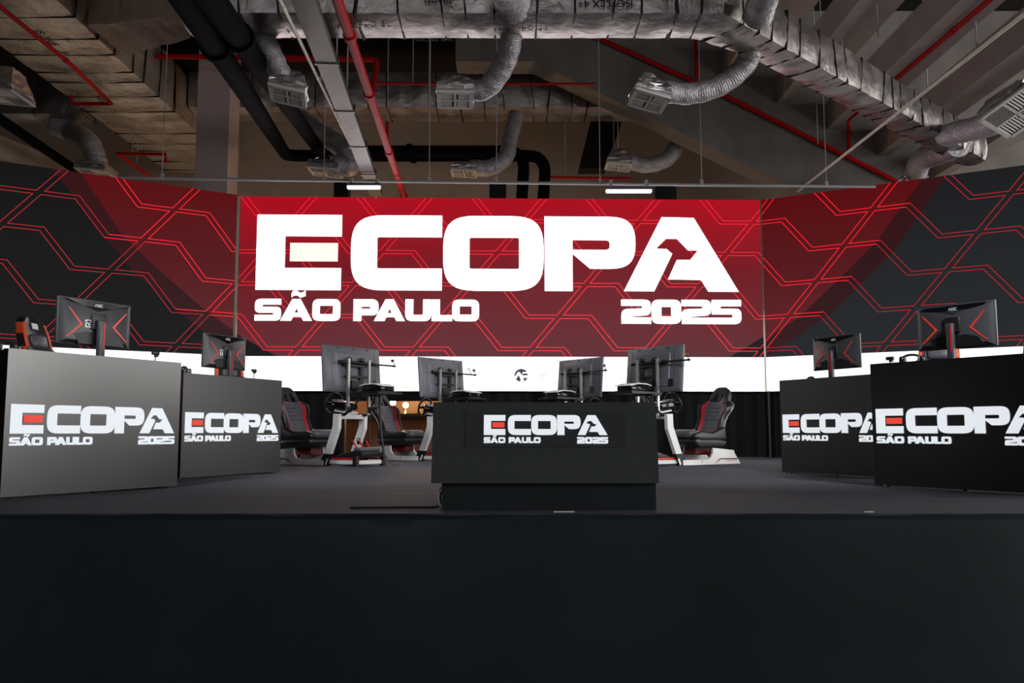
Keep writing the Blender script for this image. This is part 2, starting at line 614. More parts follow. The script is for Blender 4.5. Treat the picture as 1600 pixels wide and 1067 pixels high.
# ------------------------------------------------------------------ stage
YS = atz(800, 802.5, S).y
stage = thing('stage', 'wide black stage platform with carpeted deck and dark cloth front', 'stage', (0, YS, 0))
m = MB()
m.box((0, (16.6 - YS) / 2 + 0.02, S - 0.03), (19.6, 16.6 - YS, 0.06))
m.build('deck', M_deck, stage)
m = MB()
N = 160
vs_, fs_ = [], []
for i in range(N + 1):
    x = -9.8 + 19.6 * i / N
    for k, z in enumerate((S - 0.002, S - 0.03, S - 0.12, S * 0.5, 0.0)):
        wob = 0.012 * math.sin(x * 2.1) + 0.008 * math.sin(x * 5.3 + k)
        dz = -abs(0.006 * math.sin(x * 3.7) + 0.005 * math.sin(x * 9.1 + 1)) if k == 0 else 0
        vs_.append((x, -0.02 + (wob - 0.02 if k > 1 else (0.03 if k == 0 else -0.012)), z + dz))
for i in range(N):
    for k in range(4):
        fs_.append((i * 5 + k, i * 5 + k + 1, (i + 1) * 5 + k + 1, (i + 1) * 5 + k))
m.add(vs_, fs_, 0, True)
m.build('front_cloth', M_skirt, stage)
# scraps of tape along the front edge
for px, w in ((880, 0.12), (1348, 0.05)):
    p = atz(px, 799.5, S)
    o = MB().box((p.x, YS + 0.03, S + 0.008), (w, 0.012, 0.006)).build('tape_strip', M_sticker)
    tag(o, 'pale scrap of tape on the stage edge below the middle podium' if px < 1000 else 'small pale scrap of tape on the stage edge before the right desks', 'tape')

# ------------------------------------------------------------------ LED wall
YC0, YC1 = 16.0, 16.26
A0 = at(376.5, 307, YC0)                   # upper left of the middle screen
A1 = at(1187, 312.5, YC1)
ZT = A0.z
ZB = at(374, 556, YC0).z                   # lower edge of the dark picture
ZS = at(372, 610.5, YC0).z                 # lower edge of the white strip
PC0 = Vector((A0.x, YC0, 0)); PC1 = Vector((A1.x, YC1, 0))
L0 = atz(371, 304.5, ZT); L0.z = 0
Lx = atz(0, 251.5, ZT); Lx.z = 0
L1 = L0 + (Lx - L0) * 1.45
R0 = Vector((PC1.x + 0.03, PC1.y - 0.01, 0))
Rx = atz(1600, 258, ZT); Rx.z = 0
R1 = R0 + (Rx - R0) * 1.45


class Plane:
    def __init__(self, p, q, u0):
        self.p, self.q = p, q
        self.e = (q - p).normalized()
        self.w = (q - p).length
        n = self.e.cross(Vector((0, 0, 1)))
        self.n = n if n.y < 0 else -n       # toward the hall
        self.u0 = u0
    def pix(self, px, py):                  # pixel -> (u, z) on this plane
        d = ray(px, py)
        c = Vector((0, 0, CAMZ))
        t = (self.p - c).dot(self.n) / d.dot(self.n)
        h = c + d * t
        return ((h - self.p).dot(self.e), h.z)
    def pt(self, u, z, off=0.0):
        v = self.p + self.e * u + self.n * off
        return Vector((v.x, v.y, z))


PM = Plane(PC0, PC1, 0)
PL = Plane(L1, L0, 0)      # u runs left to right, fold at u = w
PRt = Plane(R0, R1, 0)

# regions of the graphic
def clampu(pl, uz):
    return (min(max(uz[0], 0), pl.w), min(max(uz[1], ZB), ZT))

scr_red = screen_mat('screen_red_middle', (172, 10, 30), (114, 22, 32), (96, 46, 52), ZB, ZT)  # dull bottom tones here and below are painted bloom from the strip
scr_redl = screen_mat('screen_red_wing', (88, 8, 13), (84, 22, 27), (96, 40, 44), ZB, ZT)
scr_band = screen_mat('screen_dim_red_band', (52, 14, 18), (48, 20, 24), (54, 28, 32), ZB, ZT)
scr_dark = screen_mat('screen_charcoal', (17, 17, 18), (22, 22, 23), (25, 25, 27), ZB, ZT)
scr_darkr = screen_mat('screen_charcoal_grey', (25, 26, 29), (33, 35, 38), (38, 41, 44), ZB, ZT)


def panel_body(mb, pl, depth=0.12, z0=None, z1=None, mi=0):
    z0 = ZB if z0 is None else z0
    z1 = ZT if z1 is None else z1
    a, b = pl.pt(0, 0), pl.pt(pl.w, 0)
    c, d = pl.pt(pl.w, 0, -depth), pl.pt(0, 0, -depth)
    q = [Vector((p.x, p.y, z)) for z in (z0, z1) for p in (a, b, c, d)]
    mb.add(q, [(3, 2, 1, 0), (4, 5, 6, 7), (1, 2, 6, 5), (2, 3, 7, 6), (3, 0, 4, 7)], mi)   # open at the front: the picture closes it


def region(mb, pl, uz, mi):
    mb.add([pl.pt(u, z) for u, z in uz], [tuple(range(len(uz)))], mi)


def lattice(pl, ushift, lines_mb, mi_of):
    """outlined cells of the bent-hexagon pattern clipped to the panel"""
    ref = PM.pix(873, 495)
    q1 = PM.pix(873 + 180, 495 + 1.2)
    bu = q1[0] - ref[0]
    q2 = PM.pix(830.6, 545.3)
    au, av = q2[0] - ref[0], q2[1] - ref[1]
    h1 = bu * 0.27
    du = bu * 0.222
    ins, w, insd = 0.024, 0.013, 0.038
    for i in range(-12, 14):
        for j in range(-12, 12):
            J = Vector((ref[0] + ushift + bu * i + au * j, ref[1] + av * j))
            a = Vector((au, av)); e = Vector((au + bu, av))
            cell = [J, J + Vector((h1, 0)), J + Vector((h1 + du, av)), J + e, J + e + a, J + a + Vector((h1 + du, av)), J + a + Vector((h1, 0)), J + a]
            # order: top chain left->right, right side down, bottom chain right->left, left side up (clockwise)
            n = len(cell)
            ds = [ins, insd, ins, insd, ins, insd, ins, insd]
            def offset(extra):
                out = []
                for k in range(n):
                    p0, p1, p2 = cell[k - 1], cell[k], cell[(k + 1) % n]
                    d1, d2 = (p1 - p0).normalized(), (p2 - p1).normalized()
                    n1, n2 = Vector((d1.y, -d1.x)), Vector((d2.y, -d2.x))   # inward for clockwise
                    o1, o2 = ds[k - 1] + extra, ds[k] + extra
                    det = n1.x * n2.y - n1.y * n2.x
                    if abs(det) < 1e-6:
                        out.append(p1 + n1 * o1)
                    else:
                        c1, c2 = n1.dot(p1) + o1, n2.dot(p1) + o2
                        out.append(Vector(((c1 * n2.y - c2 * n1.y) / det, (n1.x * c2 - n2.x * c1) / det)))
                return out
            A, B = offset(0), offset(w)
            for k in range(n):
                quad = [A[k], A[(k + 1) % n], B[(k + 1) % n], B[k]]
                quad = clip_rect(quad, 0, pl.w, ZB, ZT)
                if len(quad) >= 3:
                    cu = sum(q.x for q in quad) / len(quad)
                    cz = sum(q.y for q in quad) / len(quad)
                    lines_mb.add([pl.pt(q.x, q.y, 0.004) for q in quad], [tuple(range(len(quad)))], mi_of(cu, cz))


def clip_rect(poly, x0, x1, y0, y1):
    for ax, lim, sgn in ((0, x0, 1), (0, x1, -1), (1, y0, 1), (1, y1, -1)):
        out = []
        for k in range(len(poly)):
            p, q = poly[k - 1], poly[k]
            dp, dq = (p[ax] - lim) * sgn, (q[ax] - lim) * sgn
            if (dp >= 0) != (dq >= 0):
                t = dp / (dp - dq)
                out.append(p + (q - p) * t)
            if dq >= 0:
                out.append(q)
        poly = out
        if len(poly) < 3:
            return []
    return poly


wall = thing('led_wall', 'huge red and charcoal video wall with white ECOPA lettering behind the stage', 'video wall', ((PC0.x + PC1.x) / 2, YC0, S))
WINV = Matrix.Translation(-Vector(((PC0.x + PC1.x) / 2, YC0, S)))


def wbuild(mb, name, mats):
    mb.v = [tuple(Vector(p) + WINV.translation) for p in mb.v]
    return mb.build(name, mats, wall)


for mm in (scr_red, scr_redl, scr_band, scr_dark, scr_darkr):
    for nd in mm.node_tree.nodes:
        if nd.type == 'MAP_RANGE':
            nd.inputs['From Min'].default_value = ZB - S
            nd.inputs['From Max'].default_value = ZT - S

# middle panel: red field with two dark lower corners
mb = MB()
panel_body(mb, PM, mi=0)
cl = [(0, ZB), (PM.pix(432, 558)[0], ZB), (0, PM.pix(376, 522)[1])]
cr = [(PM.w, ZB), (PM.w, PM.pix(1187, 526)[1]), (PM.pix(1140, 559)[0], ZB)]
region(mb, PM, cl, 2)
region(mb, PM, cr, 2)
region(mb, PM, [cl[1], cr[2], cr[1], (PM.w, ZT), (0, ZT), cl[2]], 1)
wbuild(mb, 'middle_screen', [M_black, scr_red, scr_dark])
mb = MB()
lattice(PM, 0, mb, lambda u, z: 0)
wbuild(mb, 'middle_line_pattern', [M_line])

# left wing
mb = MB()
panel_body(mb, PL, mi=0)
inner = [(114, 255), (126, 270), (192, 369), (243, 417), (315, 480), (364, 516), (380, 530)]
outer = [(76, 250), (81, 261), (168, 375), (207, 423), (303, 507), (362, 556)]
I = [clampu(PL, PL.pix(*p)) for p in inner]; O = [clampu(PL, PL.pix(*p)) for p in outer]
I[0] = (I[0][0], ZT); O[0] = (O[0][0], ZT); O[-1] = (O[-1][0], ZB); I[-1] = (PL.w, I[-1][1])
region(mb, PL, I + [(PL.w, ZT)], 1)
region(mb, PL, O + [(PL.w, ZB)] + list(reversed(I)), 2)
region(mb, PL, [(0, ZT), (0, ZB)] + list(reversed(O)), 3)
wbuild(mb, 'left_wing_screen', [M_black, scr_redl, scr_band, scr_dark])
mb = MB()
lattice(PL, PL.w + 0.06, mb, lambda u, z: 1 if u < O[1][0] + (O[-1][0] - O[1][0]) * (ZT - z) / (ZT - ZB) else 0)
wbuild(mb, 'left_line_pattern', [M_line, M_lined])

# right wing
mb = MB()
panel_body(mb, PRt, mi=0)
inner = [(1450, 278), (1439, 282), (1366, 381), (1312, 435), (1249, 495), (1200, 527), (1186, 535)]
outer = [(1484, 270), (1480, 273), (1399, 390), (1300, 489), (1225, 540), (1200, 560)]
I2 = [clampu(PRt, PRt.pix(*p)) for p in inner]; O2 = [clampu(PRt, PRt.pix(*p)) for p in outer]
I2[0] = (I2[0][0], ZT); O2[0] = (O2[0][0], ZT); O2[-1] = (O2[-1][0], ZB); I2[-1] = (0, I2[-1][1])
region(mb, PRt, [(0, ZT)] + list(reversed(I2)), 1)
region(mb, PRt, I2 + [(0, ZB)] + list(reversed(O2)), 2)
region(mb, PRt, O2 + [(PRt.w, ZB), (PRt.w, ZT)], 3)
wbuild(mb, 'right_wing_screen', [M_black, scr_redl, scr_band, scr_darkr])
mb = MB()
lattice(PRt, -PM.w - 0.03, mb, lambda u, z: 1 if u > O2[-1][0] + (O2[1][0] - O2[-1][0]) * (z - ZB) / (ZT - ZB) else 0)
wbuild(mb, 'right_line_pattern', [M_line, M_lined])

# white ticker strip under the picture
for pl, nm in ((PM, 'middle_white_strip'), (PL, 'left_white_strip'), (PRt, 'right_white_strip')):
    mb = MB()
    panel_body(mb, pl, 0.12, ZS, ZB - 0.004, 0)
    mb.add([pl.pt(0, ZS), pl.pt(pl.w, ZS), pl.pt(pl.w, ZB - 0.004), pl.pt(0, ZB - 0.004)], [(0, 1, 2, 3)], 1)
    wbuild(mb, nm, [M_black, M_strip])

# lettering on the middle screen
u0, zt = PM.pix(405.5, 335.5)
u1, zb = PM.pix(400.2, 452.8)
ue = PM.pix(1158, 490)[0]
Hl = zt - zb
ub = PM.pix(401, 395)[0]
sx = (ue - ub) / 6.28
def wall_letters(name, me0, m, off):
    me = me0.copy()
    M4 = basis(PM.e, Vector((0, 0, 1)), PM.n, PM.pt(ub, zb, off) + WINV.translation)
    for i in range(3):
        M4[i][0] *= sx
        M4[i][1] *= Hl
    return place_mesh(name, me, m, wall, M4)
wall_letters('lettering', mesh_logo, M_big, 0.012)
wall_letters('lettering_bar', mesh_logor, M_bigr, 0.012)
# marks on the white strip
def strip_mark(name, polys, m, px, py, s):
    me = flat_mesh(name, polys, 0.003)
    u, z = PM.pix(px, py)
    return place_mesh(name, me, m, wall, basis(PM.e, Vector((0, 0, 1)), PM.n, PM.pt(u, z, 0.006) + WINV.translation, s))
strip_mark('emblem', emblem_polys(), M_mark, 814.5, 587, 0.124)
strip_mark('emblem', [[(-1, -.6), (-.35, .8), (.35, .8), (1, -.9), (.55, -.9), (.1, .1), (-.2, .35), (-.6, -.1)]], M_markp, 732, 580, 0.075)
strip_mark('emblem', [[(-.9, -.3), (-.9, .6), (-.7, .6), (-.7, -.3)], [(-.3, .4), (-.3, .6), (.8, .6), (.8, .4)], [(-.2, -.2), (-.2, 0), (.5, 0), (.5, -.2)],
                      [(-.6, -.9), (-.5, -.7), (.5, -.7), (.6, -.9)]], M_markp, 848, 589, 0.085)

# joint pole between left wing and middle screen, and one at the right fold below
g0 = at(374, 306, 16.05)
m = MB(); m.box((g0.x - 0.0, 16.0, (S + ZT) / 2), (0.045, 0.05, ZT - S))
tag(m.build('support_pole', M_white_tube), 'pale upright pole in the gap between left wing and middle screen', 'pole')
m = MB(); q = PM.pt(PM.w + .03, S + 0.6, -0.02); m.box((q.x, q.y - 0.12, (S + ZS) / 2), (0.04, 0.04, ZS - S))
tag(m.build('support_pole', M_blackm), 'thin dark pole below the right corner of the video wall', 'pole')

# black drapes under the video wall
def drape(name, p, q, label, z1):
    mb = MB()
    n = max(8, int((q - p).length * 14))
    e = (q - p).normalized()
    nn = Vector((-e.y, e.x, 0))
    vs_, fs_ = [], []
    for i in range(n + 1):
        w = 0.03 * math.sin(i * 1.7) + 0.012 * math.sin(i * 0.6)
        b = p + (q - p) * (i / n)
        for z in (S + 0.003, z1):
            for s in (0, 0.008):
                vs_.append((b.x + nn.x * (w + s), b.y + nn.y * (w + s), z))
    for i in range(n):
        k = i * 4
        fs_ += [(k, k + 4, k + 6, k + 2), (k + 1, k + 3, k + 7, k + 5), (k + 2, k + 6, k + 7, k + 3), (k, k + 1, k + 5, k + 4)]
    fs_ += [(0, 2, 3, 1), (n * 4, n * 4 + 1, n * 4 + 3, n * 4 + 2)]
    mb.add(vs_, fs_, 0, True)
    return tag(mb.build(name, M_drape), label, 'curtain')
xo0 = at(538, 650, 16.2).x; xo1 = at(690, 650, 16.2).x
drape('black_drape', PL.pt(0.3, 0, -0.1), PL.pt(PL.w, 0, -0.1), 'black drape hanging below the left wing of the screen', ZS)
drape('black_drape', Vector((PC0.x, 16.2, 0)), Vector((xo0, 16.2, 0)), 'black drape below the screen behind the racing rig nearest the left desks', ZS)
drape('black_drape', Vector((xo1, 16.25, 0)), Vector((PC1.x + 0.3, 16.42, 0)), 'black drape below the middle screen to the right of the lit opening', ZS)
drape('black_drape', PRt.pt(-0.1, 0, -0.05), PRt.pt(PRt.w - 0.3, 0, -0.12), 'black drape hanging below the right wing of the screen', ZS)
m = MB(); m.box(((xo0 + xo1) / 2, 16.24, ZS - 0.09), (xo1 - xo0, 0.05, 0.17))
tag(m.build('valance', M_drape), 'black valance closing the top of the warm lit opening', 'curtain')

# warm lit bar seen through the opening
bar = thing('bar_counter', 'dark wooden bar counter glowing warm behind the gap in the drapes', 'counter', (-2.6, 19.0, 0))
m = MB(); m.box((0, 0.35, (S + 0.78) / 2), (5.0, 0.7, S + 0.78))
for k in range(9):
    m.box((-2.3 + k * 0.575, -0.012, (S + 0.78) / 2), (0.03, 0.02, S + 0.7))
m.build('front_panel', M_wood, bar)
m = MB(); m.box((0, 0.30, S + 0.81), (5.2, 0.9, 0.06)); m.build('counter_top', M_black, bar)
m = MB(); m.box((-2.6, 20.6, (S + 2) / 2), (6, 0.1, S + 2.0))
tag(m.build('wood_screen', M_wood), 'wood panelled partition behind the bar lamps', 'partition')
for px, py, Y, lab in ((614, 629, 19.9, 'left small glowing lamp standing on the bar counter behind the drapes'), (634, 633, 19.6, 'right small glowing lamp standing on the bar counter behind the drapes')):
    p = at(px, py, 19.3)
    p.y = 19.3
    l = thing('table_lamp', lab, 'lamp', (p.x, p.y, S + 0.84), 0, 'lamps on the bar')
    m = MB(); m.tube([(0, 0, 0), (0, 0, 0.015), (0, 0, 0.1)], [0.06, 0.05, 0.012], 12); m.build('base', M_blackm, l)
    bm = bmesh.new(); bmesh.ops.create_uvsphere(bm, u_segments=14, v_segments=10, radius=0.065)
    m = MB(); m.bm(bm, (0, 0, max(0.14, p.z - S - 0.84))); m.build('bulb', M_bulb, l)
    d = bpy.data.lights.new('bar_lamp', 'POINT'); d.energy = 90; d.color = (1, 0.55, 0.2); d.shadow_soft_size = 0.08
    lo = bpy.data.objects.new('bar_lamp', d); COL.objects.link(lo); lo.parent = l; lo.location = (0, -0.12, 0.3)
d = bpy.data.lights.new('bar_downlight', 'AREA'); d.energy = 50; d.color = (1, 0.6, 0.28); d.size = 2.5
lo = bpy.data.objects.new('bar_downlight', d); COL.objects.link(lo); lo.location = (-2.4, 17.6, S + 2.6); lo.rotation_euler = (math.radians(35), 0, 0)

# ------------------------------------------------------------------ desks with lit panels
DH = 1.04
def make_desk(pl_, pr_, label, name='led_desk'):
    """pl_/pr_: front lower corners seen from the hall (left, right)"""
    e = (pr_ - pl_).normalized()
    L = 1.52
    n = e.cross(Vector((0, 0, 1)))            # outward (toward hall)
    t = thing(name, label, 'desk', (pl_.x, pl_.y, S), math.atan2(e.y, e.x), 'desks with lit logo fronts')
    m = MB(); m.box((L / 2, 0.03, DH / 2 + 0.006), (L, 0.06, DH - 0.012)); m.build('front_panel', M_led, t)
    M4 = basis(Vector((1, 0, 0)), Vector((0, 0, 1)), Vector((0, -1, 0)), Vector((0.04, -0.0045, 0.447)))
    for i in range(3):
        M4[i][0] *= 1.43 / 6.28
        M4[i][1] *= 0.206
    place_mesh('lettering', mesh_logo.copy(), M_logo, t, M4)
    place_mesh('lettering_bar', mesh_logor.copy(), M_logor, t, M4.copy())
    m = MB(); m.box((L / 2, 0.39, DH - 0.025), (L, 0.66, 0.03)); m.build('table_top', M_black, t)
    for x in (0.02, L - 0.02):
        m = MB(); m.box((x, 0.39, DH / 2 - 0.02), (0.035, 0.655, DH - 0.046)); m.build('side_panel', M_led, t)
    for x in (0.1, L / 2, L - 0.1):
        m = MB(); m.tube([(x, 0.05, 0), (x, 0.05, 0.012)], 0.018, 10); m.build('foot', M_blackm, t)
    return t, e


def dpt(desk, e, u, w, z=0.0):
    n = Vector((-e.y, e.x, 0))
    return Vector(desk.location) + e * u + n * w + Vector((0, 0, z))


qa0, qa1 = atz(0, 780, S), atz(278, 761, S)
deskA, eA = make_desk(qa0, qa1, 'front left desk with grey sheen on its lit logo front, below the large monitor')
qb1 = atz(437, 738.5, S)
eb = (qb1 - atz(283, 748.5, S)).normalized()
deskB, eB = make_desk(qb1 - eb * 1.52, qb1, 'rear left desk half hidden behind the front left desk, beside a racing seat')
qc0, qc1 = atz(1222, 738.5, S), atz(1364.5, 746.5, S)
deskC, eC = make_desk(qc0, qc1, 'rear right desk with its logo cut off by the nearer black desk')
qd0, qd1 = atz(1367, 759.5, S), atz(1600, 772.5, S)
deskD, eD = make_desk(qd0, qd1, 'front right desk with deep black front running out of the photo edge')

# ------------------------------------------------------------------ desk monitors
def make_monitor(label, loc, rz):
    t = thing('computer_monitor', label, 'monitor', loc, rz, 'monitors on the desks')
    # local: x along the width (seen from behind), y away from hall (screen side), z up; origin on table
    W, H, zb_ = 0.685, 0.378, 0.125
    zc = zb_ + H / 2
    m = MB()
    m.rbox((0, 0.03, zc), (W, 0.022, H), 0.006)
    # tapering back shell
    def ringp(w, h, y, dz=0):
        return [(-w / 2, y, zc - h / 2 + dz), (w / 2, y, zc - h / 2 + dz), (w / 2, y, zc + h / 2 + dz), (-w / 2, y, zc + h / 2 + dz)]
    m.add(ringp(W * .985, H * .97, 0.022) + ringp(W * .80, H * .74, -0.016, -.01) , [(0, 1, 5, 4), (1, 2, 6, 5), (2, 3, 7, 6), (3, 0, 4, 7), (4, 5, 6, 7)])
    m.build('housing', M_monback, t)
    # upper dropped brow that comes to a point
    m = MB()
    top = zc + H * .46
    br = [(-W * .42, top), (0, zc + H * .24), (W * .42, top)]
    m.prism(br, 0.02, 'y', (0, -0.006, 0))
    m.build('brow', M_gloss, t)
    m = MB()
    m.prism([(-.17, zb_ + .01), (-.21, zb_ + .085), (-.12, zb_ + .11), (.12, zb_ + .11), (.21, zb_ + .085), (.26, zb_ + .01)], 0.014, 'y', (0, -0.012, 0))
    m.build('lower_cover', M_black, t)
    for s in (-1, 1):
        m = MB()
        th = 0.013
        x0, xp = s * W * .405, s * W * .235
        pts = [(x0, zc + H * .29), (xp, zc - H * .06), (x0 + s * .012, zc - H * .36), (x0 + s * .012 - s * th * 1.2, zc - H * .36), (xp - s * th * 1.9, zc - H * .06), (x0 - s * th * 0.8, zc + H * .29)]
        m.prism(pts, 0.006, 'y', (0, -0.0195 + 0.004, 0))
        m.build('chevron', M_accent, t)
    # AOC style mark on the brow: three strokes glyphs
    polys = [round_poly([(0, 0), (.42, 1, .1), (.62, 1, .1), (1.0, 0), (.78, 0), (.55, .74), (.48, .74), (.22, 0)])]
    polys += [round_poly([(1.15, 0, .15), (2.05, 0, .15), (2.05, 1, .15), (1.15, 1, .15)]), round_poly([(1.35, .2), (1.85, .2), (1.85, .8), (1.35, .8)])]
    polys += [round_poly([(2.25, 0, .15), (3.1, 0), (3.1, .2), (2.45, .2), (2.45, .8), (3.1, .8), (3.1, 1), (2.25, 1, .15)])]
    me = flat_mesh('maker_mark', polys, 0.0015)
    place_mesh('maker_mark', me, M_silver, t, basis(Vector((1, 0, 0)), Vector((0, 0, 1)), Vector((0, -1, 0)), Vector((-.036, -0.0175, zc + H * .345)), 0.024))
    # neck and foot
    m = MB(); m.rbox((0, -0.026, zc + H * .02), (0.13, 0.02, 0.13), 0.006); m.build('mount_plate', M_black, t)
    m = MB(); m.rbox((0, -0.062, 0.17), (0.062, 0.045, 0.33), 0.012); nk = m.build('neck', M_monback, t)
    m = MB(); m.box((0.012, -0.0855, 0.2), (0.012, 0.004, 0.22)); m.build('neck_stripe', M_redp, nk)
    m = MB()
    for a_ in (-0.22, 0.22):
        m.prism([(0, -.022), (a_, .17), (a_ * 1.12, .17), (a_ * .3, -.03)], 0.012, 'z', (0, -0.05, 0.007))
    m.rbox((0, -0.055, 0.011), (0.09, 0.09, 0.02), 0.006)
    m.build('foot', M_blackm, t)
    return t


def sticker_on(mon):
    m = MB(); m.box((-.085, -0.0155, .125 + .186 - .01), (.062, 0.003, .062))
    s = m.build('sticker', M_sticker, mon)
    for nm, pl_, mm, dy in (('emblem', emblem_polys(), M_print, 0),):
        place_mesh(nm, flat_mesh(nm, pl_, 0.0004), mm, s, basis(Vector((1, 0, 0)), Vector((0, 0, 1)), Vector((0, -1, 0)), Vector((-.085, -0.0178 - dy, .301)), 0.026))


def mon_on(desk, e, px, py, w, label, sticker=False, yaw=0.0, zs=1.0):
    d0 = Vector(desk.location) + Vector((-e.y, e.x, 0)) * w
    d = ray(px, py); n = Vector((-e.y, e.x, 0))
    c = Vector((0, 0, CAMZ))
    h = c + d * ((d0 - c).dot(n) / d.dot(n))
    mo = make_monitor(label, (h.x, h.y, S + DH - 0.009), math.atan2(e.y, e.x) + yaw)
    if sticker:
        sticker_on(mo)
    return mo


mon_on(deskA, eA, 149, 545, 0.42, 'black monitor with red chevrons and square sticker on the front left desk', True)
mon_on(deskB, eB, 353, 570, 0.42, 'black stickered monitor on the rear left desk, before an orange gaming chair', True)
mon_on(deskC, eC, 1305, 575, 0.42, 'black monitor with red chevrons on the rear right desk', False)
mon_on(deskD, eD, 1493, 555, 0.42, 'larger looking black chevron monitor on the front right desk', False)

# ------------------------------------------------------------------ gaming chairs behind the desks
def make_gaming_chair():
    t = thing('gaming_chair', 'gaming chair', 'chair', (0, 0, S), 0, 'orange gaming chairs')
    # faces -y (toward hall/desk); backrest at +y
    m = MB()
    # backrest: lofted sections
    rows = [(0.48, .23, .05), (0.62, .25, .06), (0.80, .24, .06), (0.98, .28, .06), (1.08, .27, .055), (1.15, .18, .05), (1.26, .175, .05), (1.36, .15, .045), (1.41, .09, .03)]
    n = 32
    vs_, fs_, mis = [], [], []
    for z, hw, th in rows:
        yb = 0.18 + (z - .48) * 0.30
        for k in range(n):
            a_ = 2 * PI * k / n
            cx, sy = math.cos(a_), math.sin(a_)
            ex = abs(cx) ** 0.7 * (1 if cx >= 0 else -1)
            bol = -0.05 * abs(ex) ** 2 if sy < 0 else 0
            vs_.append((hw * ex, yb + th * sy + bol, z))
    R = len(rows)
    for i in range(R - 1):
        for k in range(n):
            fs_.append((i * n + k, i * n + (k + 1) % n, (i + 1) * n + (k + 1) % n, (i + 1) * n + k))
    for f in fs_:
        xm = sum(vs_[i][0] for i in f) / 4
        zm = sum(vs_[i][2] for i in f) / 4
        ymid = sum(vs_[i][1] for i in f) / 4 - (0.18 + (zm - .48) * 0.30)
        mi = 0
        if (abs(xm) > .205 and .96 < zm < 1.13) or (.135 < abs(xm) < .172 and 1.13 < zm < 1.36) or (.15 < abs(xm) < .19 and zm < .96 and ymid < .03):
            mi = 1
        m.add([vs_[i] for i in f], [(0, 1, 2, 3)], mi, True)
    m.add([vs_[(R - 1) * n + k] for k in range(n)], [tuple(range(n))], 0, True)
    m.add([vs_[k] for k in range(n)], [tuple(reversed(range(n)))], 0, True)
    m.build('backrest', [M_leather, M_orange], t)
    m = MB(); m.rbox((0, 0.345, 1.2), (.2, .075, .13), .035, rot=(-.28, 0, 0)); m.build('head_pillow', [M_leatherg], t)
    m = MB(); m.rbox((0, .378, 1.335), (.075, .012, .055), .005, rot=(-.28, 0, 0)); m.build('patch', M_sticker, t)
    m = MB(); m.rbox((0, -.05, .45), (.40, .5, .11), .045)
    for s in (-1, 1):
        m.rbox((s * .22, -.05, .475), (.09, .5, .12), .04, mi=1)
    m.build('seat', [M_leather, M_orange], t)
    for s in (-1, 1):
        m = MB(); m.rbox((s * .31, -.02, .66), (.08, .27, .035), .015); m.tube([(s * .31, 0, .65), (s * .30, 0, .46), (s * .2, 0, .40)], .022, 8)
        m.build('armrest', M_black, t)
    m = MB(); m.tube([(0, 0, .08), (0, 0, .4)], .03, 10); m.build('gas_lift', M_blackm, t)
    for k in range(5):
        a_ = 2 * PI * k / 5 + .3
        m = MB(); m.tube([(0, 0, .11), (.3 * math.cos(a_), .3 * math.sin(a_), .075)], [.03, .018], 8)
        m.tube([(.3 * math.cos(a_) - .02, .3 * math.sin(a_), .03), (.3 * math.cos(a_) + .02, .3 * math.sin(a_), .03)], .03, 10)
        m.build('base_arm', M_black, t)
    return t


gc = make_gaming_chair()
def put_chair(o, px, py, Y, rz, label):
    p = at(px, py, Y)
    o.location = (p.x + .40 * math.sin(rz), p.y - .40 * math.cos(rz), S)
    o.rotation_euler = (0, 0, rz)
    o['label'] = label
gc.scale = (1.08, 1.08, 1.08)
put_chair(gc, 54, 540, 8.35, math.atan2(eA.y, eA.x) + 0.35, 'black gaming chair with orange trim rising above the front left desk')
for px, py, Y, ee, dr, lab in ((357, 585, 11.6, eB, -0.6, 'gaming chair with orange shoulders mostly hidden by the rear left monitor'),
                               (1468, 565, 8.75, eD, 0.4, 'low gaming chair with orange wing, left of the front right monitor'),
                               (1636, 565, 8.2, eD, 0.3, 'gaming chair whose orange edge shows at the far right photo edge')):
    c_ = copy_tree(gc)
    put_chair(c_, px, py, Y, math.atan2(ee.y, ee.x) + dr, lab)
    c_.scale = (1.02, 1.02, 1.02)

# ------------------------------------------------------------------ small things on the desks
def webcam(desk, e, px, py, w, label):
    d0 = dpt(desk, e, 0, w); n = Vector((-e.y, e.x, 0)); c = Vector((0, 0, CAMZ)); d = ray(px, py)
    h = c + d * ((d0 - c).dot(n) / d.dot(n))
    top = max(0.09, h.z - (S + DH - .01))
    t = thing('webcam', label, 'webcam', (h.x, h.y, S + DH - .0095), math.atan2(e.y, e.x), 'webcams on the desks')
    m = MB(); m.tube([(0, 0, 0), (0, 0, .006)], .035, 12); m.tube([(0, 0, 0.004), (0, 0, top - .02)], .005, 8); m.build('stand', M_blackm, t)
    m = MB(); m.rbox((0, 0, top), (.075, .03, .032), .008); m.rbox((0.01, .0, top - .024), (.03, .03, .018), .004); m.build('body', M_black, t)
    m = MB(); m.tube([(0, .015, top), (0, .022, top)], .011, 12); m.build('lens', M_gloss, t)
webcam(deskA, eA, 243, 552, .5, 'small webcam on a thin stand near the right end of front left desk')
webcam(deskB, eB, 397, 579, .5, 'small webcam on a thin stand near the right end of rear left desk')
webcam(deskD, eD, 1391, 568, .5, 'small webcam on a thin stand at the left end of front right desk')

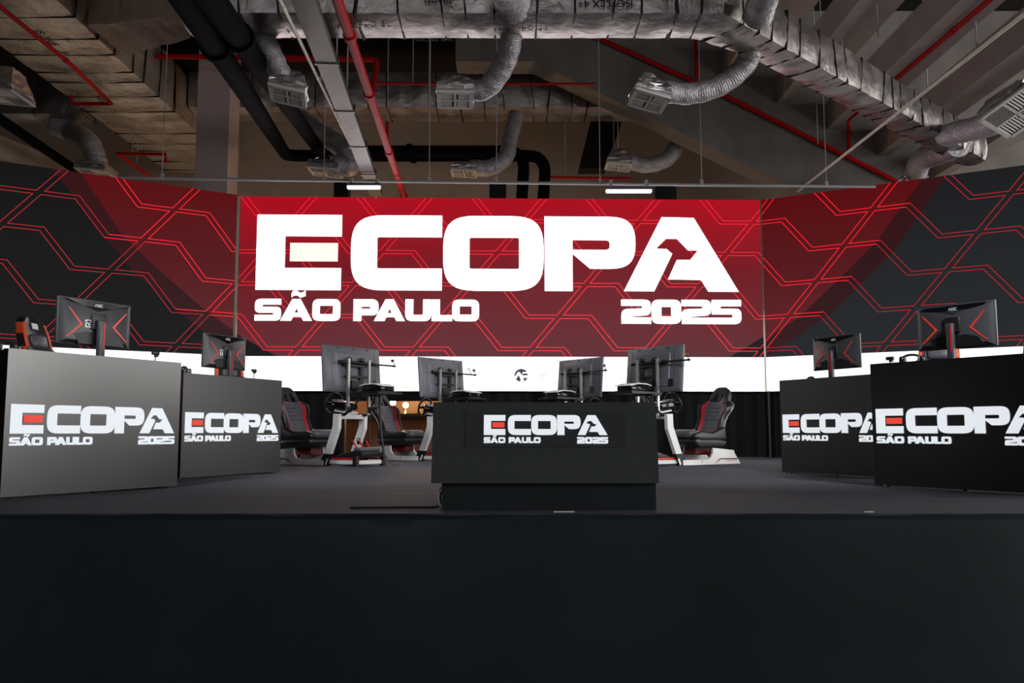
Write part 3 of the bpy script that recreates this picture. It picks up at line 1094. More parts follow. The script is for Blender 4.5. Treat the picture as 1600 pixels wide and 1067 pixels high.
def headset(desk, e, px, w, label, tilt=0.0):
    d0 = dpt(desk, e, 0, w); n = Vector((-e.y, e.x, 0)); c = Vector((0, 0, CAMZ)); d = ray(px, 570)
    h = c + d * ((d0 - c).dot(n) / d.dot(n))
    t = thing('headset', label, 'headset', (h.x, h.y, S + DH - .0095), math.atan2(e.y, e.x) + tilt, 'headsets on the desks')
    m = MB(); pts = [(.085 * math.cos(a_), .03 + .0 * a_, .045 + .085 * math.sin(a_) * .55) for a_ in [PI * k / 14 for k in range(15)]]
    m.tube(pts, .011, 8); m.build('headband', M_black, t)
    for s in (-1, 1):
        m = MB(); m.rbox((s * .08, .03, .04), (.045, .085, .08), .02); q = m.build('ear_cup', M_gloss, t)
        m = MB(); m.rbox((s * .055, .03, .04), (.02, .075, .07), .009); m.build('ear_pad', M_leatherg, q)
headset(deskA, eA, 12, .34, 'black headset lying at the left end of front left desk')
headset(deskB, eB, 293, .22, 'black headset lying at the left end of rear left desk', .4)
headset(deskD, eD, 1425, .3, 'black headset lying beside the orange chair on front right desk', .5)

def mouse(desk, e, px, w, label):
    d0 = dpt(desk, e, 0, w); n = Vector((-e.y, e.x, 0)); c = Vector((0, 0, CAMZ)); d = ray(px, 585)
    h = c + d * ((d0 - c).dot(n) / d.dot(n))
    bm = bmesh.new(); bmesh.ops.create_uvsphere(bm, u_segments=16, v_segments=10, radius=1)
    for q in bm.verts:
        q.co = Vector((q.co.x * .034, q.co.y * .06, max(q.co.z, -.0) * .04))
    t = thing('computer_mouse', label, 'mouse', (h.x, h.y, S + DH - .0085), math.atan2(e.y, e.x))
    m = MB(); m.bm(bm); m.build('shell', M_black, t)
    m = MB(); m.tube([(-.004, .03, .034), (.004, .03, .034)], .008, 10); m.build('scroll_wheel', M_leatherg, t)
mouse(deskC, eC, 1267, .1, 'black mouse on the rear right desk left of its monitor')

# ------------------------------------------------------------------ middle podium
PZ = S
pb0, pb1 = atz(674, 797, S), atz(1027, 797, S)
YP = pb0.y
def ptop(px, py, Y):
    return at(px, py, Y)
pod = thing('podium', 'low black LED fronted podium with ECOPA panel at the middle of the stage edge', 'podium', ((pb0.x + pb1.x) / 2, YP, S))
Pinv = -Vector(pod.location)
c00, c10 = at(673.5, 755, YP - .02), at(1030, 755, YP - .02)
c01, c11 = at(677, 628.5, YP + .08), at(1024.5, 628.5, YP + .08)
zb_, zt_ = (c00.z + c10.z) / 2, (c01.z + c11.z) / 2
for c in (c00, c10): c.z = zb_
for c in (c01, c11): c.z = zt_
m = MB()
back = Vector((0, .62, 0))
q = [c + Pinv for c in (c00, c10, c11, c01)]
q2 = [q[0] + back, q[1] + back, q[2] + back - Vector((0, .1, 0)), q[3] + back - Vector((0, .1, 0))]
m.add(q + q2, [(0, 1, 2, 3), (4, 7, 6, 5), (0, 4, 5, 1), (1, 5, 6, 2), (2, 6, 7, 3), (3, 7, 4, 0)])
m.build('cabinet', M_ledm, pod)
m = MB()
bx0, bx1 = at(690, 780, YP).x + Pinv.x, at(1026, 780, YP).x + Pinv.x
hb = zb_ - S
m.box(((bx0 + bx1) / 2, .30, hb / 2 - .001), (bx1 - bx0, .56, hb - .002))
m.build('base', M_base, pod)
# smooth lit panel on the cabinet face
fe = (q[1] - q[0]).normalized(); fu = ((q[3] + q[2]) / 2 - (q[0] + q[1]) / 2).normalized(); fn = fe.cross(fu); 
if fn.y > 0: fn = -fn
cen = (q[0] + q[1] + q[2] + q[3]) / 4
def facept(px, py):
    d = ray(px, py); c = Vector((0, 0, CAMZ)) + Pinv
    return c + d * ((cen - c).dot(fn) / d.dot(fn))
s0, s1, s2, s3 = [facept(*p) + fn * .004 for p in ((727, 699), (977, 699), (976, 643.5), (727, 643.5))]
m = MB(); bk = -fn * .02
m.add([s0, s1, s2, s3, s0 + bk, s1 + bk, s2 + bk, s3 + bk], [(0, 1, 2, 3), (4, 7, 6, 5), (0, 4, 5, 1), (1, 5, 6, 2), (2, 6, 7, 3), (3, 7, 4, 0)])
pn = m.build('display_panel', M_leds, pod)
lo_, hi_ = facept(756, 679.7), facept(756, 648.9)
en = facept(950, 690)
sc = (hi_ - lo_).length
sxp = (en.x - lo_.x) / 6.28
for nm, me0, mm in (('lettering', mesh_logo, M_logo), ('lettering_bar', mesh_logor, M_logor)):
    M4 = basis(fe, fu, fn, lo_ + fn * .008)
    for i in range(3):
        M4[i][0] *= sxp
        M4[i][1] *= sc
    place_mesh(nm, me0.copy(), mm, pn, M4)
m = MB()
e0 = Vector((bx0 + Pinv.x * 0, .2, .1))
m.tube(smooth_path([(bx0 - .003, .18, .12), (bx0 - .02, .15, .07), (bx0 - .03, .12, .012), (bx0 - .2, .1, .008), (bx0 - .55, .06, .008)], 8), .006, 6)
m.build('power_cable', M_cable, pod)
m = MB(); m.tube(smooth_path([(bx0 - .004, .12, .13), (bx0 - .025, .08, .1), (bx0 - .022, .06, .06), (bx0 - .012, .05, .02)], 8), .005, 6)
m.build('white_cable', M_cablew, pod)

# ------------------------------------------------------------------ racing rigs
def make_rig():
    t = thing('racing_simulator', 'rig', 'racing simulator', (0, 0, S), 0, 'white racing simulators')
    # base rails
    side = [(-.84, .005), (-.81, .05), (-.72, .15), (-.70, .20), (-.26, .235), (-.25, .16), (-.20, .10), (-.12, .075), (.36, .075), (.36, .005)]
    for s in (-1, 1):
        m = MB(); m.prism(side, .03, 'y', (0, s * .27, 0)); r_ = m.build('side_rail', M_white, t)
        m = MB()
        yy = s * (.27 + .0165)
        m.prism([(-.78, .07), (-.78, .086), (-.40, .088), (-.30, .03), (-.32, .03), (-.41, .073)], .003, 'y', (0, yy, 0), mi=0)
        m.prism([(-.76, .052), (-.76, .062), (-.52, .064), (-.52, .054)], .003, 'y', (0, yy, 0), mi=1)
        m.prism([(-.36, .055), (-.34, .055), (-.28, .02), (-.30, .02)], .003, 'y', (0, yy, 0), mi=1)
        m.build('rail_stripe', [M_blackm, M_accent], r_)
        me = text_mesh('rail_mark', 'X', .045, .0006)
        place_mesh('rail_mark', me, M_blackm, r_, basis(Vector((-s * -1, 0, 0)) if s < 0 else Vector((-1, 0, 0)), Vector((0, 0, 1)), Vector((0, s, 0)), Vector((-.02, yy, .045))))
    m = MB()
    for x in (-.75, -.25, .2):
        m.box((x, 0, .03), (.08, .51, .035))
    m.build('cross_member', M_blackm, t)
    m = MB(); m.box((-.45, 0, .16), (.36, .50, .05)); m.box((-.25, 0, .2), (.3, .2, .09)); m.build('seat_bracket', M_redd, t)
    # seat
    m = MB()
    n = 24
    rows = [(.34, .245), (.42, .25), (.50, .235), (.58, .225), (.66, .235), (.73, .275), (.79, .295), (.835, .285), (.865, .235), (.885, .19)]
    W = len(rows)
    def back_x(z):
        return -.50 - (z - .34) * .46
    front, rear = [], []
    for z, hw in rows:
        for k in range(n + 1):
            u = -1 + 2 * k / n
            au_ = abs(u)
            bol = .11 * max(0, (au_ - .45) / .55) ** 1.3 if au_ < .9 else .11 * (.45 / .55) ** 1.3 - .10 * ((au_ - .9) / .1) ** 1.5
            puff = .022 * (1 - au_ * au_)
            # two padded sections split by a seam
            seam = -.012 * math.exp(-((z - .56) / .018) ** 2)
            front.append((back_x(z) + .04 + bol + puff + seam, hw * u, z + .02 * au_))
            rear.append((back_x(z) - .055 + .03 * au_ ** 3, hw * u * .97, z + .02 * au_))
    def mi_of(k, i):
        u = abs(-1 + 2 * (k + .5) / n)
        if u < .56:
            return 0
        if u < .72:
            return 1
        return 2
    for i in range(W - 1):
        for k in range(n):
            a_, b_, c_, d_ = i * (n + 1) + k, i * (n + 1) + k + 1, (i + 1) * (n + 1) + k + 1, (i + 1) * (n + 1) + k
            m.add([front[a_], front[b_], front[c_], front[d_]], [(0, 1, 2, 3)], mi_of(k, i), True)
            m.add([rear[a_], rear[d_], rear[c_], rear[b_]], [(0, 1, 2, 3)], 2, True)
        for k in (0, n):
            a_, d_ = i * (n + 1) + k, (i + 1) * (n + 1) + k
            m.add([front[a_], front[d_], rear[d_], rear[a_]], [(0, 1, 2, 3)], 2, True)
    for i in (0, W - 1):
        for k in range(n):
            a_ = i * (n + 1) + k
            m.add([front[a_], front[a_ + 1], rear[a_ + 1], rear[a_]], [(0, 1, 2, 3)], 2, True)
    for z in (.635, .69, .745, .80, .45, .51):
        zz = z
        m.tube([(back_x(zz) + .0655 + (0 if abs(y) < .09 else -.004), y, zz) for y in (-.12, -.06, 0, .06, .12)], .0022, 5, mi=2)
    bk_ = m.build('backrest', [M_leatherg, M_redl, M_leather], t)
    bmx = bmesh.new(); bmx.from_mesh(bk_.data); bmesh.ops.remove_doubles(bmx, verts=bmx.verts[:], dist=.0005); bmesh.ops.recalc_face_normals(bmx, faces=bmx.faces[:]); bmx.to_mesh(bk_.data); bmx.free()
    # grey piping along the outer edges
    m = MB()
    for s in (-1, 1):
        m.tube([(back_x(z) + .008, s * hw * .995, z + .02) for z, hw in rows[2:]], .007, 6)
    m.build('piping', M_alu, bk_)
    # headrest with two triangular openings
    hw_ = .185
    outer_ = round_poly([(-hw_, 0), (hw_, 0), (.155, .17, .07), (.09, .26, .1), (-.09, .26, .1), (-.155, .17, .07)])
    hl = round_poly([(-.032, .022, .01), (-.032, .175, .02), (-.132, .022, .012)])
    hr = [(-x, y) for x, y in reversed(hl)]
    cu = bpy.data.curves.new('headrest', 'CURVE'); cu.dimensions = '2D'; cu.fill_mode = 'BOTH'; cu.extrude = .028; cu.bevel_depth = .016; cu.bevel_resolution = 2; cu.offset = -.014
    for poly in (outer_, hl, hr):
        sp = cu.splines.new('POLY'); sp.points.add(len(poly) - 1); sp.use_cyclic_u = True
        for k, (x, y) in enumerate(poly): sp.points[k].co = (x, y, 0, 1)
    tmp = bpy.data.objects.new('headrest_tmp', cu); COL.objects.link(tmp)
    me = bpy.data.meshes.new_from_object(tmp.evaluated_get(bpy.context.evaluated_depsgraph_get())); bpy.data.objects.remove(tmp)
    for p_ in me.polygons: p_.use_smooth = True
    try: me.set_sharp_from_angle(angle=math.radians(50))
    except Exception: pass
    tl = Vector((-.46, 0, 1)).normalized()
    ey = Vector((tl.x, 0, tl.z)); ex = Vector((0, 1, 0)); ez = ex.cross(ey)
    me.name = 'headrest'
    place_mesh('headrest', me, M_leather, t, basis(ex, ey, ez, Vector((back_x(.862) + .0, 0, .862))))
    # seat pan and cushion
    m = MB()
    m.prism([(-.62, .32), (-.56, .24), (-.02, .235), (.06, .30), (.05, .37), (-.1, .38), (-.45, .36)], .50, 'y', (0, 0, 0), bev=.03)
    m.build('seat_shell', M_leather, t)
    m = MB()
    m.rbox((-.21, 0, .405), (.60, .36, .12), .05, rot=(0, -.10, 0))
    m.build('seat_cushion', M_leatherg, t)
    for s in (-1, 1):
        m = MB()
        m.prism([(-.60, .34), (-.08, .33), (.09, .37), (.08, .44), (-.06, .475), (-.30, .45), (-.57, .54)], .09, 'y', (0, s * .215, 0), bev=.032)
        b_ = m.build('seat_bolster', M_leather, t)
        m = MB(); m.tube([(-.40, s * .166, .468), (-.24, s * .166, .45), (-.08, s * .166, .462), (.04, s * .166, .44)], .006, 6); m.build('red_piping', M_redl, b_)
    # legs
    leg = [(.30, .02), (.42, .02), (.635, .50), (.645, .70), (.53, .70), (.525, .535)]
    for s in (-1, 1):
        m = MB(); m.prism(leg, .055, 'y', (0, s * .24, 0)); l_ = m.build('leg', M_white, t)
        m = MB(); m.prism([(.27, .0), (.42, .0), (.485, .16), (.36, .165)], .068, 'y', (0, s * .24, 0)); 
        m.build('leg_foot', M_blackm, l_)
        m = MB(); m.box((.425, s * (.24 + .036), .055), (.03, .006, .09), (0, .45, 0)); m.build('foot_tab', M_white, l_)
    m = MB(); m.box((.59, 0, .665), (.07, .43, .06)); m.build('top_beam', M_white, t)
    # wheel base, bracket, wheel
    m = MB(); m.box((.50, 0, .735), (.26, .20, .02), (0, .15, 0)); m.box((.56, 0, .715), (.08, .18, .05)); m.build('wheel_bracket', M_white, t)
    m = MB(); m.rbox((.46, 0, .82), (.30, .25, .11), .035, rot=(0, .12, 0)); m.rbox((.33, 0, .83), (.09, .20, .15), .03, rot=(0, .25, 0)); m.build('wheel_base', M_gloss, t)
    wh = MB(); cR = Euler((0, .30, 0)).to_matrix()
    ring = [cR @ Vector((0, .145 * math.cos(q_), .145 * math.sin(q_))) + Vector((.235, 0, .855)) for q_ in [2 * PI * k / 32 for k in range(32)]]
    wh.tube(ring, .0155, 10, closed=True)
    wo = wh.build('steering_wheel', M_leather, t)
    m = MB()
    for q_ in (0, PI, -PI / 2):
        m.box(cR @ Vector((.01, .07 * math.cos(q_), .07 * math.sin(q_))) + Vector((.235, 0, .855)), (.012, .035 + .1 * abs(math.cos(q_)), .035 + .1 * abs(math.sin(q_))), cR)
    m.tube([cR @ Vector((-.012, 0, 0)) + Vector((.235, 0, .855)), cR @ Vector((.12, 0, 0)) + Vector((.235, 0, .855))], .042, 16)
    m.build('hub', M_blackm, wo)
    # pedal deck and pedals
    m = MB(); m.prism([(.46, .12), (.52, .10), (1.02, .12), (1.03, .19), (.92, .215), (.80, .20)], .40, 'y', (0, 0, 0), bev=.012); m.build('pedal_deck', M_black, t)
    m = MB(); m.rbox((.92, 0, .225), (.14, .38, .05), .02); m.build('pedal_unit', M_leatherg, t)
    for y in (-.12, 0, .12):
        m = MB(); m.tube([(.86, y, .22), (.80, y, .30), (.77, y, .335)], .011, 6)
        pd = m.build('pedal', M_redp, t)
        m = MB(); m.tube([(.755, y - .022, .29), (.75, y - .024, .36), (.76, y, .375), (.75, y + .024, .36), (.755, y + .022, .29)], .008, 6); m.box((.757, y, .315), (.012, .046, .05), (0, .2, 0)); m.build('pedal_plate', M_blackm, pd)
    m = MB()
    for s in (-1, 1):
        m.box((.68, s * .22, .055), (.56, .03, .05)); m.box((.70, s * .20, .10), (.50, .04, .025), mi=1)
    m.box((.95, 0, .055), (.04, .47, .05)); m.box((.6, 0, .085), (.30, .38, .03), mi=1)
    m.build('front_frame', [M_white, M_redp], t)
    m = MB(); m.box((.97, -.25, .07), (.07, .05, .138)); m.box((.97, .25, .07), (.07, .05, .138)); m.build('front_foot', M_black, t)
    # monitor stand: posts, tubes, cross tube
    for s in (-1, 1):
        m = MB(); m.box((.735, s * .19, 1.07), (.032, .032, .76)); m.build('upright', M_alu, t)
        m = MB(); m.tube(smooth_path([(.62, s * .20, .69), (.70, s * .2, .70), (.75, s * .19, .74), (.755, s * .19, .80)], 6), .022, 8); m.build('support_tube', M_blackm, t)
    m = MB(); m.tube([(.70, -.33, 1.40), (.70, .33, 1.40)], .024, 12); m.tube([(.70, .30, 1.40), (.70, .70, 1.40)], .012, 8)
    m.rbox((.70, .72, 1.40), (.03, .05, .03), .008); cb = m.build('cross_tube', M_blackm, t)
    m = MB(); m.tube([(.70, .72, 1.41), (.70, .70, 1.45)], .006, 6); m.rbox((.70, .69, 1.475), (.035, .045, .04), .008); m.build('camera', M_black, cb)
    m = MB(); m.box((.722, .69, 1.475), (.006, .02, .02)); m.build('camera_tab', M_gold, cb)
    for y in (-.14, .09):
        m = MB(); m.box((.685, y, 1.27), (.03, .05, .36)); m.rbox((.695, y, 1.45), (.05, .06, .05), .01); m.build('mount_rail', M_black, t)
    m = MB(); m.box((.70, -.02, 1.36), (.02, .42, .03)); m.box((.70, -.02, 1.21), (.02, .42, .03)); m.box((.705, -.02, 1.10), (.05, .20, .12)); m.build('mount_plate', M_black, t)
    # tray ahead of the posts and its leg to the floor
    m = MB(); m.box((1.02, .05, .975), (.56, .46, .022)); m.box((.80, .05, .955), (.14, .40, .02)); m.build('tray', M_black, t)
    m = MB(); m.tube([(.90, .24, .965), (.92, .25, .5), (1.0, .26, .03)], .016, 8); m.tube([(.78, .19, .72), (.9, .15, .955)], .012, 8); m.tube([(.78, -.19, .72), (.9, -.1, .955)], .012, 8)
    m.build('tray_support', M_blackm, t)
    m = MB(); m.tube(smooth_path([(.9, .1, .96), (.86, .13, .8), (.84, .12, .5), (.90, .1, .24)], 8), .006, 6); m.tube(smooth_path([(.98, .2, .2), (1.06, .22, .08), (1.15, .28, .012), (1.2, .34, .012)], 8), .005, 6)
    m.build('cables', M_cable, t)
    return t


def make_tv(label):
    t = thing('television', label, 'television', (0, 0, S), 0, 'televisions on the racing rigs')
    # local: origin at the lower middle of its back plate, x = away from the driver
    W, H = 1.06, .635
    m = MB(); m.rbox((-.045, 0, H / 2), (.03, W, H), .006)
    def rg(w, h, x, dz=0):
        return [(x, -w / 2, H / 2 - h / 2 + dz), (x, w / 2, H / 2 - h / 2 + dz), (x, w / 2, H / 2 + h / 2 + dz), (x, -w / 2, H / 2 + h / 2 + dz)]
    m.add(rg(W * .995, H * .99, -.032) + rg(W * .90, H * .86, 0), [(0, 1, 5, 4), (1, 2, 6, 5), (2, 3, 7, 6), (3, 0, 4, 7), (4, 5, 6, 7)])
    m.add(rg(W * .62, H * .72, -.002, -.02) + rg(W * .60, H * .70, .012, -.02), [(0, 1, 5, 4), (1, 2, 6, 5), (2, 3, 7, 6), (3, 0, 4, 7), (4, 5, 6, 7)])
    m.build('back_shell', M_tvback, t)
    m = MB(); m.box((-.061, 0, H / 2), (.003, W * .985, H * .97)); m.build('screen', M_screen_off, t)
    m = MB()
    for y in (-.27, .0, .27):
        m = MB(); m.rbox((-.012, y, H * .945), (.025, .05, .018), .004); m.build('top_clip', M_black, t)
    for y in (-.40, .40):
        m = MB(); m.box((.0005, y, H / 2), (.003, .004, H * .8)); m.build('groove', M_black, t)
    m = MB(); m.box((.013, .36, .12), (.004, .08, .10)); m.build('port_cover', M_black, t)
    return t


def make_console(label):
    t = thing('game_console', label, 'console', (0, 0, S), 0, 'consoles on the rig trays')
    m = MB(); m.rbox((0, 0, .03), (.33, .25, .05), .02); m.build('body', M_gloss, t)
    for z, s in ((.062, 1), (.006, -1)):
        m = MB()
        m.prism([(-.19, z - .004), (-.10, z + .010), (.05, z + .012), (.19, z - .010), (.19, z - .016), (.05, z + .002), (-.10, z), (-.19, z - .012)] if s > 0 else
                [(-.18, .0), (.18, .0), (.18, .009), (-.18, .009)], .27, 'y', (0, 0, 0.002), bev=.002)
        m.build('side_plate', M_console if s > 0 else M_black, t)
    return t


rig0 = make_rig()
rigs = [
    (508, 727.5, None, -37, -1, 'white racing rig and seat beside the rear left desk, pedals in view', 'television on the leftmost racing rig beside the rear left desk', 'console on the tray of the leftmost racing rig'),
    (656, 720, None, -37, -1, 'racing rig with red striped seat partly hidden by the left end of podium', 'television above the left end of the podium', 'console on the tray above the left end of podium'),
    (940, 720, None, 217, 1, 'racing rig almost hidden behind the right half of the podium', 'television above the right half of the podium', 'console on the tray just left of the right half podium television'),
    (1064, 727.5, None, 217, 1, 'white racing rig with its seat to the right of the podium', 'television on the rightmost racing rig beside the podium', 'console on the tray above the right end of podium'),
]
tv0 = make_tv('tv'); con0 = make_console('console')
for i, (px, py, Y, ang, near, lab, labt, labc) in enumerate(rigs):
    r = rig0 if i == 0 else copy_tree(rig0)
    tv = tv0 if i == 0 else copy_tree(tv0)
    co = con0 if i == 0 else copy_tree(con0)
    a_ = math.radians(ang)
    ex, ey = Vector((math.cos(a_), math.sin(a_), 0)), Vector((-math.sin(a_), math.cos(a_), 0))
    p = atz(px, py, S)
    o0 = p - ex * .36 - ey * (near * .24)
    r.location = o0; r.rotation_euler = (0, 0, a_); r['label'] = lab
    q_ = o0 + ex * .665 + Vector((0, 0, 1.0))
    tv.location = q_
    tv.rotation_euler = (0, math.radians(-5), a_)
    tv['label'] = labt
    q_ = o0 + ex * 1.06 + ey * .05 + Vector((0, 0, .9865))
    co.location = q_; co.rotation_euler = (0, 0, a_ + .06); co.scale = (1.1, 1.1, 1.6); co['label'] = labc

# ------------------------------------------------------------------ overhead: ducts
HD = CAMZ + 6.4                      # underside of the ducts
def duct(name, label, path, w, h, z, straps, seed=1, caps=True, mats=(M_foilw,)):
    """rectangular wrapped duct along a level path; pinched at the straps"""
    rnd = random.Random(seed)
    P = [Vector((p[0], p[1], 0)) for p in path]
    segs = []
    stations = []
    tot = 0
    for i in range(len(P) - 1):
        L = (P[i + 1] - P[i]).length
        n = max(2, int(L / 0.12))
        for k in range(n + (1 if i == len(P) - 2 else 0)):
            stations.append((i, k / n, tot + L * k / n))
        tot += L
    # strap positions along the length
    sp = []
    x = 0.25
    while x < tot:
        sp.append(x)
        x += rnd.uniform(*straps)
    def side(i):
        d = (P[i + 1] - P[i]).normalized()
        return Vector((d.y, -d.x, 0))
    ws = w if isinstance(w, (list, tuple)) else [w] * len(P)
    hs = h if isinstance(h, (list, tuple)) else [h] * len(P)
    prof = []
    ns = 5
    r = 0.07
    base = [(-.5, 0), (.5, 0), (.5, 1), (-.5, 1)]
    for k in range(4):
        a, b = base[k], base[(k + 1) % 4]
        for j in range(ns):
            t = j / ns
            prof.append((a[0] + (b[0] - a[0]) * t, a[1] + (b[1] - a[1]) * t, math.sin(PI * t)))
    vs_, fs_ = [], []
    n = len(prof)
    for (i, t, s) in stations:
        p = P[i] + (P[i + 1] - P[i]) * t
        w = ws[i] + (ws[i + 1] - ws[i]) * t
        h = hs[i] + (hs[i + 1] - hs[i]) * t
        nrm = side(i)
        if t < 1e-6 and i > 0:
            n0, n1 = side(i - 1), side(i)
            nrm = (n0 + n1).normalized() / max(.5, math.cos(n0.angle(n1) / 2))
        dmin = min(abs(s - q) for q in sp)
        puff = min(1, dmin / 0.22) ** 0.6
        for (u, v, bulge) in prof:
            cu_ = u * w * (1 - 0.03 * (1 - puff)); cz = z + v * h
            jit = rnd.uniform(-.011, .011)
            onb = abs(u) < .499
            off = (bulge * .05 * puff + jit)
            if onb:
                cz += off * (1 if v > .5 else -1)
            else:
                cu_ += off * (1 if u > 0 else -1)
            vs_.append(p + nrm * cu_ + Vector((0, 0, cz)))
    m_ = len(stations)
    for a in range(m_ - 1):
        for k in range(n):
            fs_.append((a * n + k, a * n + (k + 1) % n, (a + 1) * n + (k + 1) % n, (a + 1) * n + k))
    fs_.append(tuple(range(n))); fs_.append(tuple(reversed([(m_ - 1) * n + k for k in range(n)])))
    base_p = Vector((P[0].x, P[0].y, z))
    t_ = thing(name, label, 'air duct', base_p)
    mb = MB(); mb.add([Vector(v) - base_p for v in vs_], fs_, 0, True)
    body = mb.build('duct_body', list(mats), t_)
    # straps
    for q in sp:
        for idx in range(len(stations) - 1):
            if stations[idx][2] <= q <= stations[idx + 1][2]:
                break
        i = stations[idx][0]
        L = (P[i + 1] - P[i]).length
        s0 = sum((P[k + 1] - P[k]).length for k in range(i))
        d = (P[i + 1] - P[i]).normalized(); nrm = side(i)
        c = P[i] + d * (q - s0)
        if rnd.random() < .12:
            continue
        sk = rnd.uniform(-.05, .05)
        tt = (q - s0) / L
        w = ws[i] + (ws[i + 1] - ws[i]) * tt
        h = hs[i] + (hs[i + 1] - hs[i]) * tt
        ring = [(-.5, 0), (.5, 0), (.5, 1), (-.5, 1)]
        pts = [c + nrm * (u * (w + .012)) + d * (sk * (v - .5) * 2) + Vector((0, 0, z - .006 + v * (h + .012))) - base_p for u, v in ring]
        full = []
        for k in range(4):
            a, b = pts[k], pts[(k + 1) % 4]
            full += [a + (b - a) * j / 3 for j in range(3)]
        mb = MB(); mb.tube(full, (.011 if rnd.random() < .85 else .02) * (1.7 if w > 1 else 1), 6, closed=True); mb.build('strap', M_strap, t_)
    return t_, base_p


def duct_text(t_, base_p, s, size, origin, ex, ey, ez):
    me = text_mesh('print', s, size, .001)
    place_mesh('print', me, M_print, t_, basis(ex, ey, ez, Vector(origin) - base_p))


# big trunk running away along the left side
xr = atz(300, 200, HD).x; xl = atz(250, 260, HD).x
tr, trp = duct('trunk_duct', 'very wide foil wrapped trunk duct running away along the upper left', [((xl + xr) / 2 - .0, 5.5), ((xl + xr) / 2, 21.6)], xr - xl, 1.0, HD, (.5, .8), 3, mats=(M_foilt,))
# cross duct over the stage with its bent right branch
HX = CAMZ + 4.35
yn, yf = atz(640, 20, HX).y, atz(640, 60, HX).y
yc = (yn + yf) / 2; wd = (yf - yn)
def br(px, py, off):
    """point on the branch: its near lower edge seen at (px, py), moved to the centre line"""
    c = atz(px, py, HX)
    return (c.x - .675 * off, c.y + .737 * off)
xs_ = atz(292, 40, HX).x
cd, cdp = duct('cross_duct', 'silver wrapped duct crossing the top of the photo and bending down right', [(xs_, yc), (atz(1105, 40, HX).x, yc), br(1215, 68, .21), br(1540, 250, .19)], [wd, wd, .42, .38], [.6, .6, .45, .42], HX, (.24, .46), 5)
# sloping connector from the cross duct up to the trunk
mb = MB()
q0 = [atz(292, 20, HX), atz(300, 58, HX)]; q1 = [atz(138, 40, HD), atz(196, 88, HD)]
A_ = [q0[0], q0[1], q0[1] + Vector((0, 0, .6)), q0[0] + Vector((0, 0, .6))]
B_ = [q1[0], q1[1], q1[1] + Vector((0, 0, .9)), q1[0] + Vector((0, 0, .9))]
rows_ = []
rnd_ = random.Random(4)
for k in range(13):
    t_ = k / 12
    row = []
    for e_ in range(4):
        for j_ in range(4):
            a_ = A_[e_] + (A_[(e_ + 1) % 4] - A_[e_]) * j_ / 4
            b_ = B_[e_] + (B_[(e_ + 1) % 4] - B_[e_]) * j_ / 4
            row.append(a_ + (b_ - a_) * t_ + Vector((rnd_.uniform(-.015, .015), rnd_.uniform(-.015, .015), rnd_.uniform(-.02, .02))) - cdp)
    rows_.append(row)
n_ = 16
mb.add([v for r_ in rows_ for v in r_], [(k * n_ + i_, k * n_ + (i_ + 1) % n_, (k + 1) * n_ + (i_ + 1) % n_, (k + 1) * n_ + i_) for k in range(12) for i_ in range(n_)], 0, True)
mb.build('connector', M_foilt, cd)
duct_text(cd, cdp, 'ISOFLEX 4+', .115, (atz(572, 41, HX).x, yc - .1, HX - .045), Vector((1, 0, 0)), Vector((0, 1, 0)), Vector((0, 0, -1)))
duct_text(cd, cdp, 'ISOFLEX 4+', .115, (atz(690, 58, HX).x, yc + wd * .38, HX - .045), Vector((1, 0, 0)), Vector((0, 1, 0)), Vector((0, 0, -1)))
duct_text(cd, cdp, 'ISOFLEX 4+', .115, (atz(815, 43, HX).x, yc - .02, HX - .045), Vector((1, 0, 0)), Vector((0, 1, 0)), Vector((0, 0, -1)))
duct_text(cd, cdp, 'ISOFLEX 4+', .115, (at(945, 8, yn).x, yn - .045, at(945, 8, yn).z), Vector((-1, 0, 0)), Vector((0, 0, -1)), Vector((0, -1, 0)))
duct_text(cd, cdp, 'isover', .125, (at(686, 3, yn).x, yn - .045, at(686, 3, yn).z), Vector((1, 0, 0)), Vector((0, 0, 1)), Vector((0, -1, 0)))
for q_, s_ in ((9.0, 'ISOFLEX 4+'), (12.6, 'isover'), (14.2, 'ISOFLEX 4+'), (16.6, 'ISOFLEX')):
    duct_text(tr, trp, s_, .2, ((xl + xr) / 2 + random.uniform(-.3, .3), q_, HD - .042), Vector((0, 1, 0)), Vector((1, 0, 0)), Vector((0, 0, -1)))
# second, farther cross duct
H2 = CAMZ + 6.72
yn2, yf2 = atz(770, 167, H2).y, atz(770, 190, H2).y
d2, d2p = duct('cross_duct', 'farther silver duct crossing behind the hanging diffusers', [(xr + .05, (yn2 + yf2) / 2), (atz(985, 180, H2).x, (yn2 + yf2) / 2)], yf2 - yn2, .75, H2, (.35, .65), 8)
duct_text(d2, d2p, 'isover', .17, (atz(624, 178, H2).x, (yn2 + yf2) / 2, H2 - .045), Vector((1, 0, 0)), Vector((0, 1, 0)), Vector((0, 0, -1)))
duct_text(d2, d2p, 'ISOFLEX 4+', .13, (atz(712, 178, H2).x, (yn2 + yf2) / 2, H2 - .045), Vector((1, 0, 0)), Vector((0, 1, 0)), Vector((0, 0, -1)))
# left side branch
yl = atz(90, 198, HD - .15).y
d3, d3p = duct('side_duct', 'short foil duct joining the trunk at the far upper left', [(-13.5, yl - .35), (xl - .05, yl - .35)], .55, .7, HD - .1, (.7, 1.1), 11)

